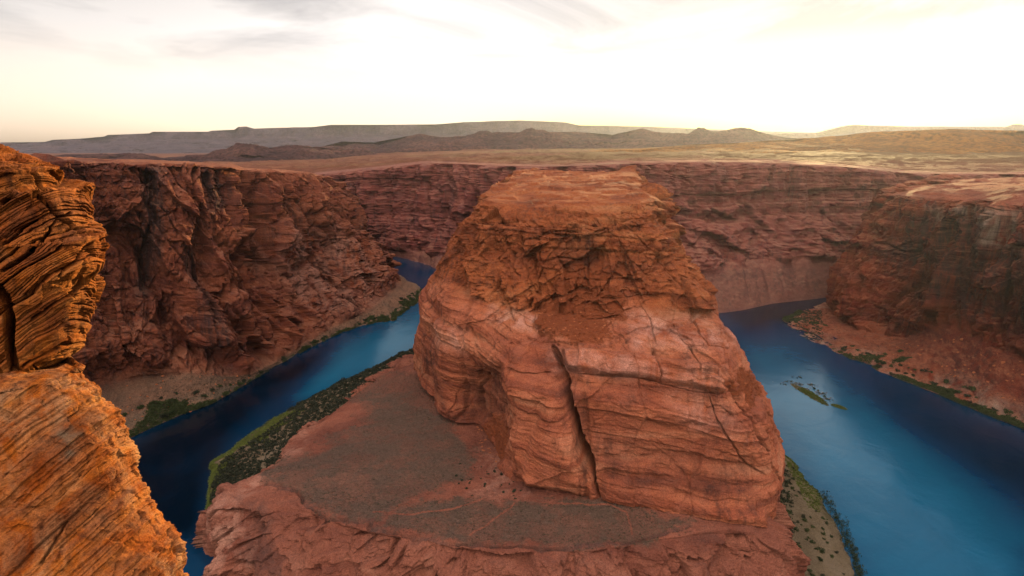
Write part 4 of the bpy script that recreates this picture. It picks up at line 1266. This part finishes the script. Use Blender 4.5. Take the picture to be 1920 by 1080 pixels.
def build_boulders():
    mb = rock_mat('boulder_rock', [(.26, .07, .03), (.36, .11, .045), (.44, .15, .06), (.5, .2, .11)], (.1, .05, .035), (.6, .34, .25), (.33, .10, .05), streak=.1, k=.1)
    RK = [rock_mesh(k) for k in range(6)]
    for m in RK: m.materials.append(mb)
    P, U, V = BUT
    U, V = proj(P)
    place(RK, 'boulder', pick(P, U, V, [(1010, 560), (1080, 545), (1165, 580), (1145, 645), (1050, 640), (1010, 615)], 55, None, 3), (.6, 1.8), 'fallen red block in the rubble fan below the cap of the butte', 'boulder', 'blocks in the rubble fan on the butte', .35)
    place(RK, 'boulder', pick(P, U, V, [(1365, 690), (1410, 690), (1425, 745), (1385, 765)], 14, None, 2), (.6, 1.5), 'fallen block in the rubble pocket on the right shoulder of the butte', 'boulder', 'blocks on the right shoulder of the butte', .35)
    P, U, V, veg = BEN
    U, V = proj(P)
    place(RK, 'boulder', pick(P, U, V, [(890, 790), (960, 800), (985, 860), (950, 885), (900, 840)], 60, None, 2), (.7, 2.2), 'broken block in the rockfall at the hollow foot of the butte', 'boulder', 'blocks in the rockfall at the foot of the butte', .3)
    P, T, U, V = RIGHT
    place(RK, 'boulder', pick(P, U, V, [(1600, 640), (1780, 620), (1920, 680), (1920, 770), (1700, 700)], 60, (T > .6) & (T < 2), 4), (1.0, 3.0), 'red block lying on the scree slope under the right cliff', 'boulder', 'blocks on the scree under the right cliff', .35)
    P, T, U, V = LEFT
    place(RK, 'boulder', pick(P, U, V, [(230, 720), (330, 690), (470, 690), (470, 720), (330, 790), (240, 810)], 40, (T > .3) & (T < 2), 4), (.8, 2.3), 'grey-red block lying on the slope under the left cliff', 'boulder', 'blocks on the slope under the left cliff', .35)


def build_island():
    """low gravel bar with grass in the right channel, and the small round islet just below it"""
    def blob(name, cx, cy, rx, ry, rot, h, mat, seed, ns=90, nr=26, **k):
        a = np.linspace(0, 2 * math.pi, ns); r = np.linspace(0, 1, nr)
        A, Rr_ = np.meshgrid(a, r)
        w = 1 + .18 * vn(np.cos(A) * 1.5 + 9, np.sin(A) * 1.5 + 9, 0 * A, seed)
        X = Rr_ * rx * np.cos(A) * w; Yy = Rr_ * ry * np.sin(A) * w
        P = np.stack([cx + X * math.cos(rot) - Yy * math.sin(rot), cy + X * math.sin(rot) + Yy * math.cos(rot), h * (1 - Rr_ ** 2) - .35 * Rr_ ** 4], -1).astype(np.float32)
        P[..., 2] += h * .9 * fbm(P, 1 / 6, 3, seed) * (1 - Rr_)
        P[:, -1] = P[:, 0]
        grid_obj(name, P, mat, [None, .5 + 0 * A, .3 + 0 * A], **k)
        return P
    A0, B0 = px(1478, 715, z=0), px(1562, 766, z=0)
    c = (A0 + B0) / 2
    L_ = np.linalg.norm(B0 - A0) / 2
    rot = math.atan2(B0[1] - A0[1], B0[0] - A0[0])
    P = blob('gravel_bar', c[0], c[1], L_ * .95, 7.5, rot, .7, M['bank'], 3)
    U, V = proj(P)
    m = P.reshape(-1, 3)
    sel = m[(m[:, 2] > .05)]
    t = ((sel - A0) @ (B0 - A0)) / ((B0 - A0) @ (B0 - A0))
    sel = sel[(t > .3) | (RNG.random(len(t)) < .2)]
    mass('grass', sel[RNG.integers(0, len(sel), 1300)] + RNG.normal(0, .8, (1300, 3)) * np.array([1, 1, 0]), (.4, 1.1), 14, .4, M['grass'], flat=.4)
    specks, dots = [], []
    for (u, v, n) in ((1520, 722, 26), (1540, 738, 34), (1552, 748, 20), (1500, 708, 9), (1468, 720, 9), (1478, 716, 12), (1495, 720, 30), (1508, 730, 30)):
        q = px(u, v, z=.1)
        specks += [q + np.array([RNG.normal(0, 4.5), RNG.normal(0, 3), 0]) for _ in range(n)]
        dots += [q + np.array([RNG.normal(0, 3.2), RNG.normal(0, 2.2), 0]) for _ in range(n // 2 + 4)]
    mass('gravel', specks, (.4, 1.3), 12, .4, M['pale'], flat=.25)
    mass('water_weed', dots, (.5, 1.4), 18, .4, M['leaf'], flat=.5)
    q = px(1573, 763, z=0)
    P = blob('islet', q[0], q[1], 8.5, 4.2, rot * .6, 1.0, M['bank'], 8)
    m = P.reshape(-1, 3)
    mass('grass', m[RNG.integers(0, len(m), 900)], (.5, 1.0), 14, .4, M['grass'], flat=.6)
    place(SHRUBS, 'shrub', [px(1527, 729, z=.3), px(1546, 743, z=.3), px(1534, 733, z=.3)], (1.2, 1.8), 'low green bush on the grassy gravel bar in the right channel', 'bush', 'bushes on the gravel bar')


build_water()
build_haze()
build_far()
build_far_wall()
LEFT = build_left_wall()
RIGHT = build_right_wall()
BUT = build_butte()
BEN = build_bench()
BANKS = build_banks()
build_outcrop()
build_plants()
build_boulders()
build_island()
